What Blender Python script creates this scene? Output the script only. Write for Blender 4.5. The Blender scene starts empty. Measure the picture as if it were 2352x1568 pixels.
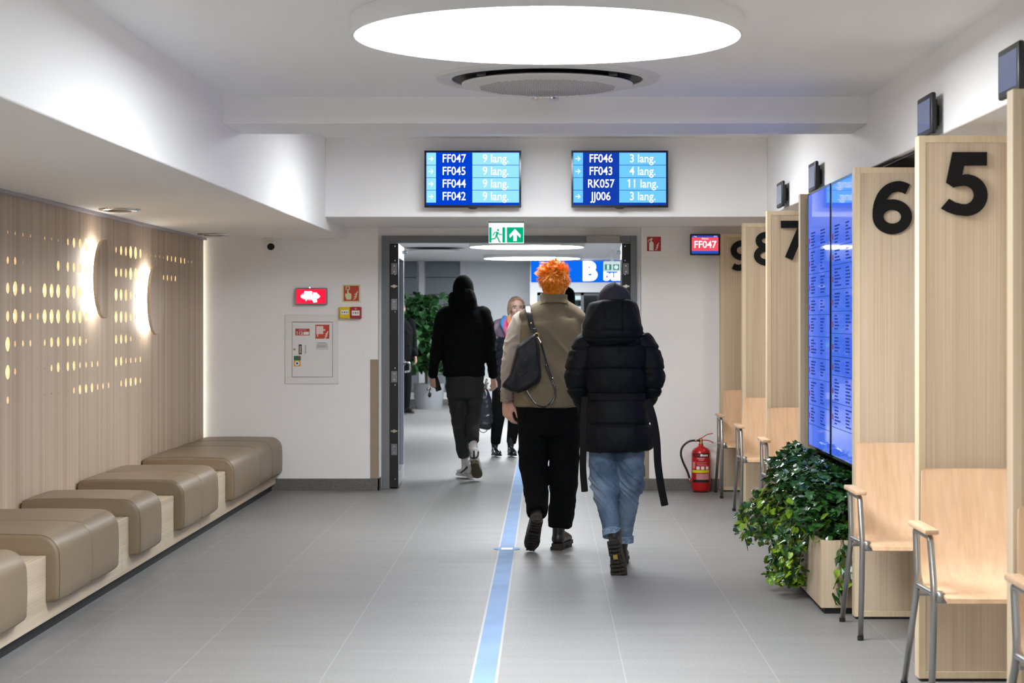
import bpy, bmesh, math, random
from mathutils import Vector, Matrix, noise
R = math.radians
random.seed(7)
SC = bpy.context.scene
COL = SC.collection
# ---------------------------------------------------------------- camera
FPX, VX, VY, EYE = 4350.0, 1257.0, 735.0, 1.43
cam_d = bpy.data.cameras.new('camera')
cam = bpy.data.objects.new('camera', cam_d); COL.objects.link(cam)
cam.location = (0, 0, EYE); cam.rotation_euler = (R(90), 0, 0)
cam_d.sensor_width = 36; cam_d.lens = FPX / 2352 * 36
cam_d.shift_x = -(VX - 1176) / 2352; cam_d.shift_y = -(784 - VY) / 2352
cam_d.clip_start = .05; cam_d.clip_end = 200
cam_d.dof.use_dof = True; cam_d.dof.focus_distance = 11.4; cam_d.dof.aperture_fstop = 6.0
SC.camera = cam
# ---------------------------------------------------------------- world, exposure
wd = bpy.data.worlds.new('world'); SC.world = wd; wd.use_nodes = True
wd.node_tree.nodes['Background'].inputs[0].default_value = (.9, .93, 1, 1)
wd.node_tree.nodes['Background'].inputs[1].default_value = .05
vs = SC.view_settings
SC.display_settings.display_device = 'sRGB'
vs.view_transform = 'Standard'; vs.look = 'None'; vs.gamma = 1; vs.use_curve_mapping = False
vs.exposure = 0.33
try:
    SC.cycles.use_denoising = True; SC.cycles.max_bounces = 14; SC.cycles.diffuse_bounces = 10
    SC.cycles.sample_clamp_indirect = 8
except Exception: pass
LAMP_L, LAMP_NEAR, LAMP_BAY2, LAMP_HALL = 21.5, 15.0, 16.5, 26.0      # brightness of the round ceiling lamps

def at(px, py, d): return Vector(((px - VX) * d / FPX, d, EYE - (py - VY) * d / FPX))
def px(x, d): return (x - VX) * d / FPX
def pz(y, d): return EYE - (y - VY) * d / FPX

# ---------------------------------------------------------------- materials
def nt_mat(name):
    m = bpy.data.materials.new(name); m.use_nodes = True
    return m, m.node_tree.nodes, m.node_tree.links, m.node_tree.nodes['Principled BSDF']
MC = {}
def mat(name, col, rough=.5, metal=0, spec=.5, bump=0, bscale=200, emit=None, es=0, var=0, vscale=8, trans=0, coat=0, sheen=0):
    if name in MC: return MC[name]
    m, N, L, b = nt_mat(name)
    b.inputs['Base Color'].default_value = (*col, 1); b.inputs['Roughness'].default_value = rough
    b.inputs['Metallic'].default_value = metal; b.inputs['Specular IOR Level'].default_value = spec
    if trans: b.inputs['Transmission Weight'].default_value = trans
    if coat: b.inputs['Coat Weight'].default_value = coat; b.inputs['Coat Roughness'].default_value = .05
    if sheen: b.inputs['Sheen Weight'].default_value = sheen
    if emit: b.inputs['Emission Color'].default_value = (*emit, 1); b.inputs['Emission Strength'].default_value = es
    if bump or var:
        tc = N.new('ShaderNodeTexCoord')
        if bump:
            n = N.new('ShaderNodeTexNoise'); n.inputs['Scale'].default_value = bscale; n.inputs['Detail'].default_value = 3
            bp = N.new('ShaderNodeBump'); bp.inputs['Strength'].default_value = bump; bp.inputs['Distance'].default_value = .003
            L.new(tc.outputs['Object'], n.inputs['Vector']); L.new(n.outputs['Fac'], bp.inputs['Height']); L.new(bp.outputs['Normal'], b.inputs['Normal'])
        if var:
            n = N.new('ShaderNodeTexNoise'); n.inputs['Scale'].default_value = vscale; n.inputs['Detail'].default_value = 4
            r = N.new('ShaderNodeValToRGB')
            r.color_ramp.elements[0].position = .3; r.color_ramp.elements[1].position = .7
            r.color_ramp.elements[0].color = (*[c * (1 - var) for c in col], 1)
            r.color_ramp.elements[1].color = (*[min(1, c * (1 + var)) for c in col], 1)
            L.new(tc.outputs['Object'], n.inputs['Vector']); L.new(n.outputs['Fac'], r.inputs['Fac']); L.new(r.outputs['Color'], b.inputs['Base Color'])
    MC[name] = m
    return m
def wood(name, c_dark, c_mid, c_light, rough=.45, stretch=(9, 9, .5), fine=(160, 160, 3), fine_amt=.35, lines=0.0, rot=None):
    if name in MC: return MC[name]
    m, N, L, b = nt_mat(name)
    tc = N.new('ShaderNodeTexCoord'); oi = N.new('ShaderNodeObjectInfo')
    mu = N.new('ShaderNodeVectorMath'); mu.operation = 'SCALE'; mu.inputs['Scale'].default_value = 17.3
    cb = N.new('ShaderNodeCombineXYZ'); L.new(oi.outputs['Random'], cb.inputs[0]); L.new(oi.outputs['Random'], cb.inputs[1])
    L.new(cb.outputs[0], mu.inputs[0])
    ad = N.new('ShaderNodeVectorMath'); L.new(tc.outputs['Object'], ad.inputs[0]); L.new(mu.outputs[0], ad.inputs[1])
    def nz(sc, detail, dist):
        mp = N.new('ShaderNodeMapping'); mp.inputs['Scale'].default_value = sc
        L.new(ad.outputs[0], mp.inputs['Vector'])
        n = N.new('ShaderNodeTexNoise'); n.inputs['Scale'].default_value = 1; n.inputs['Detail'].default_value = detail
        n.inputs['Distortion'].default_value = dist
        L.new(mp.outputs[0], n.inputs['Vector']); return n
    n1 = nz(stretch, 3, .6); n2 = nz(fine, 4, .2)
    r = N.new('ShaderNodeValToRGB'); e = r.color_ramp.elements
    e[0].position = .3; e[0].color = (*c_dark, 1); e[1].position = .72; e[1].color = (*c_light, 1)
    k = e.new(.5); k.color = (*c_mid, 1)
    L.new(n1.outputs['Fac'], r.inputs['Fac'])
    r2 = N.new('ShaderNodeValToRGB'); r2.color_ramp.elements[0].position = .35; r2.color_ramp.elements[0].color = (.62, .58, .54, 1)
    r2.color_ramp.elements[1].position = .6; r2.color_ramp.elements[1].color = (1, 1, 1, 1)
    L.new(n2.outputs['Fac'], r2.inputs['Fac'])
    mx = N.new('ShaderNodeMixRGB'); mx.blend_type = 'MULTIPLY'; mx.inputs['Fac'].default_value = fine_amt
    L.new(r.outputs[0], mx.inputs[1]); L.new(r2.outputs[0], mx.inputs[2])
    L.new(mx.outputs[0], b.inputs['Base Color'])
    b.inputs['Roughness'].default_value = rough; b.inputs['Specular IOR Level'].default_value = .35
    MC[name] = m
    return m
def emis(name, col, s):
    return mat(name, (0, 0, 0), .5, emit=col, es=s, spec=0)

WHITE = mat('white_paint', (.89, .885, .88), .75, spec=.2, bump=.05, bscale=300)
WHITE_C = mat('white_ceiling_paint', (.88, .875, .87), .85, spec=.15)
PLAST_W = mat('white_plastic', (.78, .78, .76), .4)
METAL_W = mat('white_lacquered_metal', (.80, .80, .79), .35)
BLACK = mat('black_plastic', (.012, .012, .013), .35)
BLACK_M = mat('matt_black', (.008, .008, .009), .6)
STEEL = mat('brushed_steel', (.42, .42, .41), .32, 1)
CHROME = mat('chrome', (.75, .75, .75), .12, 1)
GREY_FR = mat('grey_door_paint', (.17, .18, .195), .4)
GREY_LEAF = mat('grey_leaf_paint', (.36, .40, .46), .3)
RED = mat('red_paint', (.50, .008, .012), .28)
SIGN_RED = mat('red_sign_print', (.52, .045, .03), .5)
SIGN_WHITE = mat('white_sign_print', (.85, .84, .8), .5)
LUM = mat('luminescent_print', (.66, .72, .38), .5)
GREENP = emis('lit_green_print', (.0, .36, .17), 1.0)
LITW = emis('lit_white_print', (1, 1, 1), 1.05)
OAK = wood('pale_ash_laminate', (.50, .385, .262), (.59, .472, .335), (.635, .52, .38), .5, (13, 13, .3), (170, 170, .8), .42)
EDGE = wood('light_edge_band', (.60, .47, .30), (.66, .53, .35), (.70, .57, .39), .5, (4, 4, .3), (90, 90, 1), .2)
CLAD = wood('vertical_larch_cladding', (.43, .335, .245), (.545, .44, .335), (.61, .505, .395), .55, (9, 9, .07), (42, 42, .3), .42)
BENCHW = wood('bench_ash_laminate', (.48, .385, .28), (.60, .50, .375), (.66, .56, .43), .5, (5, .35, 9), (60, 1.2, 150), .4)
PLY = wood('beech_plywood', (.67, .44, .265), (.715, .48, .30), (.75, .52, .335), .38, (10, 3, .22), (55, 20, .6), .3)
LEATHER = mat('taupe_leatherette', (.225, .168, .105), .42, spec=.4, bump=.12, bscale=420)
SKIN = mat('skin', (.60, .34, .25), .5, var=.06, vscale=30)

# ---------------------------------------------------------------- object helpers
def link(name, me, m, parent=None):
    o = bpy.data.objects.new(name, me); COL.objects.link(o)
    if m is not None:
        for q in (m if isinstance(m, (list, tuple)) else [m]): me.materials.append(q)
    if parent is not None:
        o.parent = parent; o.matrix_parent_inverse = WM[parent.name].inverted() if parent.name in WM else Matrix()
    return o
WM = {}
def obj(name, bm, m, parent=None, smooth=None):
    me = bpy.data.meshes.new(name)
    bmesh.ops.recalc_face_normals(bm, faces=bm.faces)
    bm.to_mesh(me); bm.free()
    if smooth is not None:
        for p in me.polygons: p.use_smooth = True
        if smooth < 180:
            try: me.set_sharp_from_angle(angle=R(smooth))
            except Exception: pass
    return link(name, me, m, parent)
def thing(name, label, cat, loc=(0, 0, 0), group=None):
    o = bpy.data.objects.new(name, None); COL.objects.link(o)
    o.location = loc; o.empty_display_size = .1
    WM[o.name] = Matrix.Translation(loc)
    return tag(o, label, cat, group)
def tag(o, label, cat, group=None, kind=None):
    o['label'] = label; o['category'] = cat
    if group: o['group'] = group
    if kind: o['kind'] = kind
    return o
def struct(name, bm, m, label=None, smooth=None):
    o = obj(name, bm, m, None, smooth); o['kind'] = 'structure'
    if label: o['label'] = label
    return o
def struct_root(name, loc=(0, 0, 0), label=None):
    o = bpy.data.objects.new(name, None); COL.objects.link(o); o.location = loc
    WM[o.name] = Matrix.Translation(loc); o['kind'] = 'structure'
    if label: o['label'] = label
    return o
def dup(root, delta, label, group=None):
    r = root.copy(); COL.objects.link(r); r.location = root.location + Vector(delta); r['label'] = label
    if group: r['group'] = group
    for ch in list(root.children):
        c = ch.copy(); COL.objects.link(c); c.parent = r; c.matrix_parent_inverse = ch.matrix_parent_inverse.copy()
        for g in list(ch.children):
            k = g.copy(); COL.objects.link(k); k.parent = c; k.matrix_parent_inverse = Matrix()
    return r
def sub(name, bm, m, part, smooth=None):   # a sub-part: part is a mesh in world coordinates under an Empty
    o = obj(name, bm, m, None, smooth)
    o.parent = part
    o.matrix_parent_inverse = Matrix()      # part's own basis is identity; inverse of its root is already in the part
    return o
NB = bmesh.new
def islands(bm):     # one bmesh per loose piece
    seen, out = set(), []
    for v in bm.verts:
        if v in seen: continue
        st, grp = [v], []; seen.add(v)
        while st:
            q = st.pop(); grp.append(q)
            for e in q.link_edges:
                w = e.other_vert(q)
                if w not in seen: seen.add(w); st.append(w)
        nb = bmesh.new(); mp = {q: nb.verts.new(q.co) for q in grp}
        for f in {f for q in grp for f in q.link_faces}: nb.faces.new([mp[q] for q in f.verts])
        out.append(nb)
    bm.free(); return out
def objs(name, bm, m, parent=None, smooth=None): return [obj(name, b, m, parent, smooth) for b in islands(bm)]
def subs(name, bm, m, part, smooth=None): return [sub(name, b, m, part, smooth) for b in islands(bm)]
def box(bm, x0, x1, y0, y1, z0, z1, bev=0, seg=2):
    r = bmesh.ops.create_cube(bm, size=1)
    v = r['verts']
    for q in v:
        q.co = Vector((x0 + (q.co.x + .5) * (x1 - x0), y0 + (q.co.y + .5) * (y1 - y0), z0 + (q.co.z + .5) * (z1 - z0)))
    if bev:
        es = list({e for q in v for e in q.link_edges})
        bmesh.ops.bevel(bm, geom=es, offset=bev, segments=seg, affect='EDGES', profile=.5)
    return bm
def bx(*a, **k): return box(NB(), *a, **k)
def cyl(bm, p0, p1, r0, r1=None, n=24, cap=True):
    p0, p1 = Vector(p0), Vector(p1); r1 = r0 if r1 is None else r1
    t = (p1 - p0).normalized(); ref = Vector((1, 0, 0)) if abs(t.x) < .9 else Vector((0, 1, 0))
    a = (ref - t * ref.dot(t)).normalized(); b = t.cross(a)
    rings = []
    for p, r in ((p0, r0), (p1, r1)):
        rings.append([bm.verts.new(p + (a * math.cos(q) + b * math.sin(q)) * r) for q in [2 * math.pi * i / n for i in range(n)]])
    for i in range(n):
        j = (i + 1) % n; bm.faces.new((rings[0][i], rings[0][j], rings[1][j], rings[1][i]))
    if cap: bm.faces.new(rings[0][::-1]); bm.faces.new(rings[1])
    return bm
def loft(bm, rings, close=True):
    vs_ = [[bm.verts.new(p) for p in r] for r in rings]; n = len(vs_[0])
    for a, b in zip(vs_, vs_[1:]):
        for i in range(n):
            j = (i + 1) % n; bm.faces.new((a[i], a[j], b[j], b[i]))
    if close: bm.faces.new(vs_[0][::-1]); bm.faces.new(vs_[-1])
    return bm
def lathe(bm, prof, c=(0, 0, 0), axis='z', n=40):      # prof: (r, h) pairs
    c = Vector(c); rings = []
    for r, h in prof:
        ring = []
        for i in range(n):
            q = 2 * math.pi * i / n; x, y = max(r, 1e-4) * math.cos(q), max(r, 1e-4) * math.sin(q)
            ring.append(c + (Vector((x, y, h)) if axis == 'z' else Vector((x, h, y)) if axis == 'y' else Vector((h, x, y))))
        rings.append(ring)
    return loft(bm, rings)
def cr(p, t):     # Catmull-Rom through a list of tuples
    n = len(p) - 1; s = min(int(t), n - 1); u = t - s
    a, b, c, d = p[max(s - 1, 0)], p[s], p[s + 1], p[min(s + 2, n)]
    return [.5 * (2 * B + (C - A) * u + (2 * A - 5 * B + 4 * C - D) * u * u + (3 * B - A - 3 * C + D) * u ** 3) for A, B, C, D in zip(a, b, c, d)]
def limb(bm, pts, rad, n=16, k=5, ref=(1, 0, 0), round_ends=True, power=2.0):
    """a smooth tapering tube through pts; rad: one number or (across ref, other way) per point"""
    P = [tuple(p) for p in pts]; RR = [(r, r) if not isinstance(r, (tuple, list)) else tuple(r) for r in rad]
    m = (len(P) - 1) * k; C = [Vector(cr(P, i / k)) for i in range(m + 1)]; Q = [cr(RR, i / k) for i in range(m + 1)]
    ref = Vector(ref); rings = []
    def ring(c, t, rx, ry):
        a = ref - t * ref.dot(t)
        if a.length < 1e-3: a = Vector((0, 1, 0)) - t * t.y
        a.normalize(); b = t.cross(a); out = []
        for i in range(n):
            q = 2 * math.pi * i / n; cx, sy = math.cos(q), math.sin(q)
            cx = math.copysign(abs(cx) ** (2 / power), cx); sy = math.copysign(abs(sy) ** (2 / power), sy)
            out.append(c + a * rx * cx + b * ry * sy)
        return out
    T = [(C[min(i + 1, m)] - C[max(i - 1, 0)]).normalized() for i in range(m + 1)]
    ef = .12 if n >= 20 else 1.0      # wide trunks and hems end almost flat
    if round_ends:
        e = min(Q[0]) * ef
        for f in (.96, .75, .4): rings.append(ring(C[0] - T[0] * e * f, T[0], Q[0][0] * math.sqrt(1 - f * f), Q[0][1] * math.sqrt(1 - f * f)))
    for i in range(m + 1): rings.append(ring(C[i], T[i], max(Q[i][0], 1e-4), max(Q[i][1], 1e-4)))
    if round_ends:
        e = min(Q[-1]) * ef
        for f in (.4, .75, .96): rings.append(ring(C[m] + T[m] * e * f, T[m], Q[m][0] * math.sqrt(1 - f * f), Q[m][1] * math.sqrt(1 - f * f)))
    return loft(bm, rings)
def tube(pts, r, n=12, k=6, bm=None): return limb(bm or NB(), pts, [r] * len(pts), n, k)
def straight(pts, r, n=14, bm=None, bend=.04):      # tube with straight runs and rounded corners
    P = [Vector(p) for p in pts]; Q = [P[0]]
    for a, b, c in zip(P, P[1:], P[2:]):
        u, v = (a - b), (c - b); e = min(bend, u.length * .45, v.length * .45); u.normalize(); v.normalize()
        for i in range(6):
            t = i / 5; Q.append((b + u * e) * (1 - t) ** 2 + b * 2 * t * (1 - t) + (b + v * e) * t * t)
    Q.append(P[-1])
    return limb(bm or NB(), Q, [r] * len(Q), n, 1, round_ends=False)
def ellipsoid(bm, c, rx, ry, rz, rot=None, u=20, v=14):
    M = Matrix.Translation(Vector(c)) @ (rot.to_4x4() if rot else Matrix()) @ Matrix.Diagonal((rx, ry, rz, 1))
    bmesh.ops.create_uvsphere(bm, u_segments=u, v_segments=v, radius=1, matrix=M); return bm
def poly(bm, pts2, to3, depth=None):       # flat outline (2D) -> face or slab; to3 maps (u, v, w) to 3D
    a = [bm.verts.new(to3(u, v, 0)) for u, v in pts2]; bm.faces.new(a)
    if depth:
        b = [bm.verts.new(to3(u, v, depth)) for u, v in pts2]; bm.faces.new(b[::-1]); n = len(a)
        for i in range(n): j = (i + 1) % n; bm.faces.new((a[j], a[i], b[i], b[j]))
    return bm
def fuse(name, bm, voxel=.008, it=6, disp=None, m=None, parent=None, fac=.5):
    """melts overlapping closed shapes into one continuous skin"""
    me = bpy.data.meshes.new('tmp'); bmesh.ops.recalc_face_normals(bm, faces=bm.faces); bm.to_mesh(me); bm.free()
    o = bpy.data.objects.new('tmp', me); COL.objects.link(o)
    r = o.modifiers.new('r', 'REMESH'); r.mode = 'VOXEL'; r.voxel_size = voxel
    if it:
        s = o.modifiers.new('s', 'SMOOTH'); s.factor = fac; s.iterations = it
    dg = bpy.context.evaluated_depsgraph_get(); dg.update()
    out = bpy.data.meshes.new_from_object(o.evaluated_get(dg)); out.name = name
    bpy.data.objects.remove(o); bpy.data.meshes.remove(me)
    if disp:
        cs = [(v.co.copy(), v.normal.copy()) for v in out.vertices]
        for v, (c, nn) in zip(out.vertices, cs): v.co = c + nn * disp(c, nn)
        out.update()
    for p in out.polygons: p.use_smooth = True
    return link(name, out, m, parent)
def text_bm(body, size, m4, extrude=.0, bold=0.0, align='CENTER', shear=0, xs=1.0):
    """lettering as a mesh; m4 places text space (x right, y up, z out)"""
    cu = bpy.data.curves.new('t', 'FONT'); cu.body = body; cu.size = size; cu.extrude = extrude; cu.offset = bold
    cu.align_x = align; cu.align_y = 'CENTER'; cu.resolution_u = 4; cu.shear = shear
    o = bpy.data.objects.new('t', cu); COL.objects.link(o)
    dg = bpy.context.evaluated_depsgraph_get(); dg.update()
    me = bpy.data.meshes.new_from_object(o.evaluated_get(dg))
    bm = NB(); bm.from_mesh(me); bmesh.ops.transform(bm, matrix=m4 @ Matrix.Diagonal((xs, 1, 1, 1)), verts=bm.verts)
    bpy.data.objects.remove(o); bpy.data.curves.remove(cu); bpy.data.meshes.remove(me)
    return bm
def flag_ones(bm, n, m4):      # gives the leftmost n figures a flag, so that a bare stroke reads as 1
    bs = []; inv = m4.inverted()
    for nb in islands(bm.copy()):
        q = [inv @ v.co for v in nb.verts]; bs.append((min(v.x for v in q), max(v.x for v in q), min(v.y for v in q), max(v.y for v in q), max(v.z for v in q))); nb.free()
    for x0, x1, y0, y1, z in sorted(bs)[:n]:
        h = y1 - y0
        vs_ = [bm.verts.new(m4 @ Vector(p)) for p in ((x0 + .02 * h, y1, z), (x0 - .17 * h, y1 - .15 * h, z), (x0 - .17 * h, y1 - .27 * h, z), (x0 + .02 * h, y1 - .14 * h, z))]
        bm.faces.new(vs_)
    return bm
def facing(x, y, z): # text frame facing the camera end of the corridor (normal -Y)
    return Matrix.Translation((x, y, z)) @ Matrix.Rotation(R(90), 4, 'X')
def joinbm(a, b):
    me = bpy.data.meshes.new('j'); b.to_mesh(me); b.free(); a.from_mesh(me); bpy.data.meshes.remove(me); return a
# ================================================================ the room
DW = 15.91                      # far wall of the corridor
XL, XR = -1.684, 1.67           # vertical faces of the dropped ceilings
XP = -2.88                      # face of the timber cladding
ZC1, ZC2, ZH, ZS, ZF = 2.59, 2.81, 2.212, 2.118, 2.215   # ceilings, header, left drop, right drop
HALL_Z, HALL_D = 2.42, 31.9
def floor_mat():
    m, N, L, b = nt_mat('grey_stone_tile')
    tc = N.new('ShaderNodeTexCoord'); sp = N.new('ShaderNodeSeparateXYZ'); L.new(tc.outputs['Object'], sp.inputs[0])
    def M(op, a, c=None):
        n = N.new('ShaderNodeMath'); n.operation = op
        for i, q in enumerate((a, c)):
            if q is None: continue
            if isinstance(q, (int, float)): n.inputs[i].default_value = q
            else: L.new(q, n.inputs[i])
        return n.outputs[0]
    def joint(o, x0, p, w):
        f = M('FRACT', M('DIVIDE', M('SUBTRACT', o, x0), p))
        d = M('MINIMUM', f, M('SUBTRACT', 1, f)); return M('LESS_THAN', M('MULTIPLY', d, p), w)
    jx = joint(sp.outputs['X'], .312 - 60.6, .606, .0016); jy = joint(sp.outputs['Y'], 7.625 - 118.4, 1.184, .0014)
    cx = M('FLOOR', M('DIVIDE', M('SUBTRACT', sp.outputs['X'], .312 - 60.6), .606)); cy = M('FLOOR', M('DIVIDE', M('SUBTRACT', sp.outputs['Y'], 7.625 - 118.4), 1.184))
    wn = N.new('ShaderNodeTexWhiteNoise'); cc = N.new('ShaderNodeCombineXYZ'); L.new(cx, cc.inputs[0]); L.new(cy, cc.inputs[1]); L.new(cc.outputs[0], wn.inputs['Vector'])
    def nz(sc, de):
        mp = N.new('ShaderNodeMapping'); mp.inputs['Scale'].default_value = sc; L.new(tc.outputs['Object'], mp.inputs[0])
        n = N.new('ShaderNodeTexNoise'); n.inputs['Scale'].default_value = 1; n.inputs['Detail'].default_value = de; L.new(mp.outputs[0], n.inputs['Vector']); return n
    fine = nz((210, 120, 1), 4); wide = nz((1.2, 9, 1), 4)
    r = N.new('ShaderNodeValToRGB'); r.color_ramp.elements[0].position = .25; r.color_ramp.elements[0].color = (.145, .143, .140, 1)
    r.color_ramp.elements[1].position = .78; r.color_ramp.elements[1].color = (.30, .297, .29, 1); L.new(fine.outputs['Fac'], r.inputs[0])
    k = M('ADD', M('MULTIPLY', wide.outputs['Fac'], .3), M('MULTIPLY', wn.outputs['Value'], .06)); k = M('ADD', k, .83)
    sc = N.new('ShaderNodeVectorMath'); sc.operation = 'SCALE'; L.new(r.outputs[0], sc.inputs[0]); L.new(k, sc.inputs['Scale'])
    mx = N.new('ShaderNodeMixRGB'); L.new(sc.outputs[0], mx.inputs[1]); mx.inputs[2].default_value = (.42, .41, .40, 1); L.new(M('MULTIPLY', jx, .55), mx.inputs[0])
    m2 = N.new('ShaderNodeMixRGB'); L.new(mx.outputs[0], m2.inputs[1]); m2.inputs[2].default_value = (.12, .12, .12, 1); L.new(M('MULTIPLY', jy, .5), m2.inputs[0])
    L.new(m2.outputs[0], b.inputs['Base Color'])
    b.inputs['Roughness'].default_value = .46; b.inputs['Specular IOR Level'].default_value = .32
    bp = N.new('ShaderNodeBump'); bp.inputs['Strength'].default_value = .06; bp.inputs['Distance'].default_value = .002
    L.new(fine.outputs['Fac'], bp.inputs['Height']); L.new(bp.outputs[0], b.inputs['Normal'])
    return m
struct('floor', bx(-8, 8, -5, 42, -.2, 0), floor_mat(), 'grey stone tiled floor')
def ceilbox(n, *a, m=WHITE_C, label=None): return struct(n, bx(*a), m, label)
ceilbox('ceiling', XL - .1, XR + .1, -5, 9.9, ZC1, ZC1 + .3, label='white ceiling around the large round lamp')
ceilbox('ceiling', XL - .1, XR + .1, 10.4, DW + .4, ZC2, ZC2 + .3, label='white ceiling bay behind the cross beam')
struct('trim_1', bx(XL - .05, XR + .05, 9.846, 10.42, 2.453, 3.0, .004, 1), WHITE_C, 'white cross beam under the ceiling')
struct('trim_2', bx(XL, XR, 14.36, DW + .3, ZH, 3.0, .004, 1), WHITE, 'white header wall carrying the two queue screens')
struct('ceiling', bx(-3.3, XL, -5, DW + .05, ZS, 3.0, .004, 1), WHITE, 'dropped white ceiling above the bench')
struct('ceiling', bx(XR, 3.6, -5, DW + .05, ZF, 3.0, .004, 1), WHITE, 'dropped white ceiling above the counters')
struct('wall_right', bx(3.4, 3.6, -5, DW, 0, ZF + .1), WHITE)
struct('wall_front', bx(-3.3, 3.6, -5.1, -4.9, 0, 3), WHITE)
struct('wall_left', bx(-3.3, -2.96, -5, DW, 0, ZS + .1), WHITE)
# far wall with the double-door opening
OL, OR = -1.423, .79
b = bx(-3.3, OL, DW, 16.3, 0, ZS + .3); box(b, OR, 3.6, DW, 16.3, 0, ZH + .3); box(b, OL, OR, 16.06, 16.3, 2.144, 2.4)
box(b, OL, -1.40, 16.06, 16.3, 0, 2.144); box(b, .757, OR, 16.06, 16.3, 0, 2.144)
struct('wall_back', b, WHITE, 'white wall with the open double door')
STONE = mat('grey_stone_skirting', (.135, .13, .122), .45, var=.35, vscale=160)
b = bx(-2.96, OL + .012, DW - .012, DW, 0, .1); box(b, OL, OL + .012, DW - .012, 16.06, 0, .1)
struct('baseboard_back', b, STONE, 'grey stone skirting left of the doorway')
b = bx(OR - .012, 3.4, DW - .012, DW, 0, .1); box(b, OR - .012, OR, DW - .012, 16.06, 0, .1)
struct('baseboard_back', b, STONE, 'grey stone skirting right of the doorway')
TAN = mat('tan_corner_guard', (.33, .26, .19), .45)
def guard(x0, x1, xe, side, label):
    b = bx(x0, x1, DW - .004, DW - .0005, .101, 1.10); box(b, xe - .003 if side > 0 else xe, xe if side > 0 else xe + .003, DW - .004, DW + .012, .101, 1.10)
    tag(obj('corner_guard', b, TAN), label, 'corner guard')
guard(-1.487, OL, OL + .004, 1, 'tan wall protector plate left of the doorway')
guard(OR, .855, OR - .004, -1, 'tan wall protector plate right of the doorway')

# ---------------------------------------------------------------- perforated timber cladding with the glow behind it
wl = struct_root('wall_left', (XP, 12, 1), 'vertical timber cladding with lit round holes')
slab = bx(XP - .02, XP, 4.0, 15.86, .03, 2.098)
cx = [50, 98, 148, 196, 243, 288, 332, 375, 437, 476, 515, 554, 592, 628, 663, 698, 747, 779, 810, 841, 872, 903, 945, 973, 1000, 1027, 1052, 1077, 1103, 1128, 1163, 1187, 1210, 1233]
rows = [
 {50:25,98:25,148:25,196:25,288:25,332:22,375:22,437:45,476:65,515:65,554:85,592:80,747:40,779:60,810:60,841:80,872:80,903:60,945:18,973:18,1000:18,1027:18,1052:18,1077:40,1103:38,1128:38,1163:40,1187:38,1210:18,1233:18},
 {50:50,98:50,148:18,196:18,288:15,332:15,375:65,437:65,476:65,515:60,554:75,592:70,747:60,779:55,810:60,841:80,872:80,903:55,945:15,1052:35,1077:40,1103:38,1128:38,1163:12,1187:12},
 {50:72,98:95,148:70,196:45,243:18,288:92,332:90,375:90,437:88,476:86,515:76,554:55,592:40,747:80,779:75,810:76,841:55,872:30,903:14},
 {50:70,98:95,148:70,196:45,243:45,288:92,332:92,375:90,437:88,476:86,515:86,554:60,592:45,628:15,747:76,779:76,810:72,841:55,872:30,903:14},
 {50:95,98:42,148:42,196:45,243:18,288:45,332:66,375:66,437:64,476:64,515:62,554:40,592:16,628:14,747:60,779:60,810:58,841:38,872:12,903:12},
 {50:95,98:45,243:14,288:14,332:45,375:65,437:62,476:62,515:42,554:42,592:42,628:40,663:14,698:14,747:60,779:58,810:40,841:38,872:38,903:38},
 {50:50,98:18,243:14,288:14,332:14,375:14,437:14,476:42,515:62,554:60,592:60,628:40,663:40,698:40,779:40,810:58,841:56,872:54,903:38}]
cut = NB()
for r, row in enumerate(rows):
    for c, h in row.items():
        x = c / 2.8; d = -XP * FPX / (VX - x); s = FPX / d
        rad = max(.007, h / 2.8 / s / 2); z = 1.90 - .1495 * r
        cyl(cut, (XP - .05, d, z), (XP + .03, d, z), rad, n=20)
for c in (5.0,): pass
def boolean(name, bmA, bmB, m, parent):
    ms = []
    for q in (bmA, bmB):
        bmesh.ops.recalc_face_normals(q, faces=q.faces); me = bpy.data.meshes.new('t'); q.to_mesh(me); q.free(); ms.append(me)
    a = bpy.data.objects.new('a', ms[0]); c = bpy.data.objects.new('b', ms[1]); COL.objects.link(a); COL.objects.link(c)
    md = a.modifiers.new('b', 'BOOLEAN'); md.operation = 'DIFFERENCE'; md.object = c; md.solver = 'EXACT'
    dg = bpy.context.evaluated_depsgraph_get(); dg.update()
    me = bpy.data.meshes.new_from_object(a.evaluated_get(dg)); me.name = name
    bpy.data.objects.remove(a); bpy.data.objects.remove(c)
    return link(name, me, m, parent)
boolean('cladding', slab, cut, CLAD, wl)
o = obj('backlight', bx(XP - .075, XP - .07, 9.0, 15.6, .6, 2.08), emis('warm_cavity_light', (1, .79, .48), 5), wl); o['label'] = 'warm light behind the holes'
obj('led_strip', bx(XP - .045, XP - .04, 15.80, 15.84, .4, 2.09), emis('cladding_end_light', (1, .94, .78), 4.5), wl)
obj('top_rail', bx(XP - .02, XP + .03, 4.0, 15.86, 2.098, 2.117), mat('anodised_rail', (.42, .42, .47), .4, .6), wl)
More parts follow.
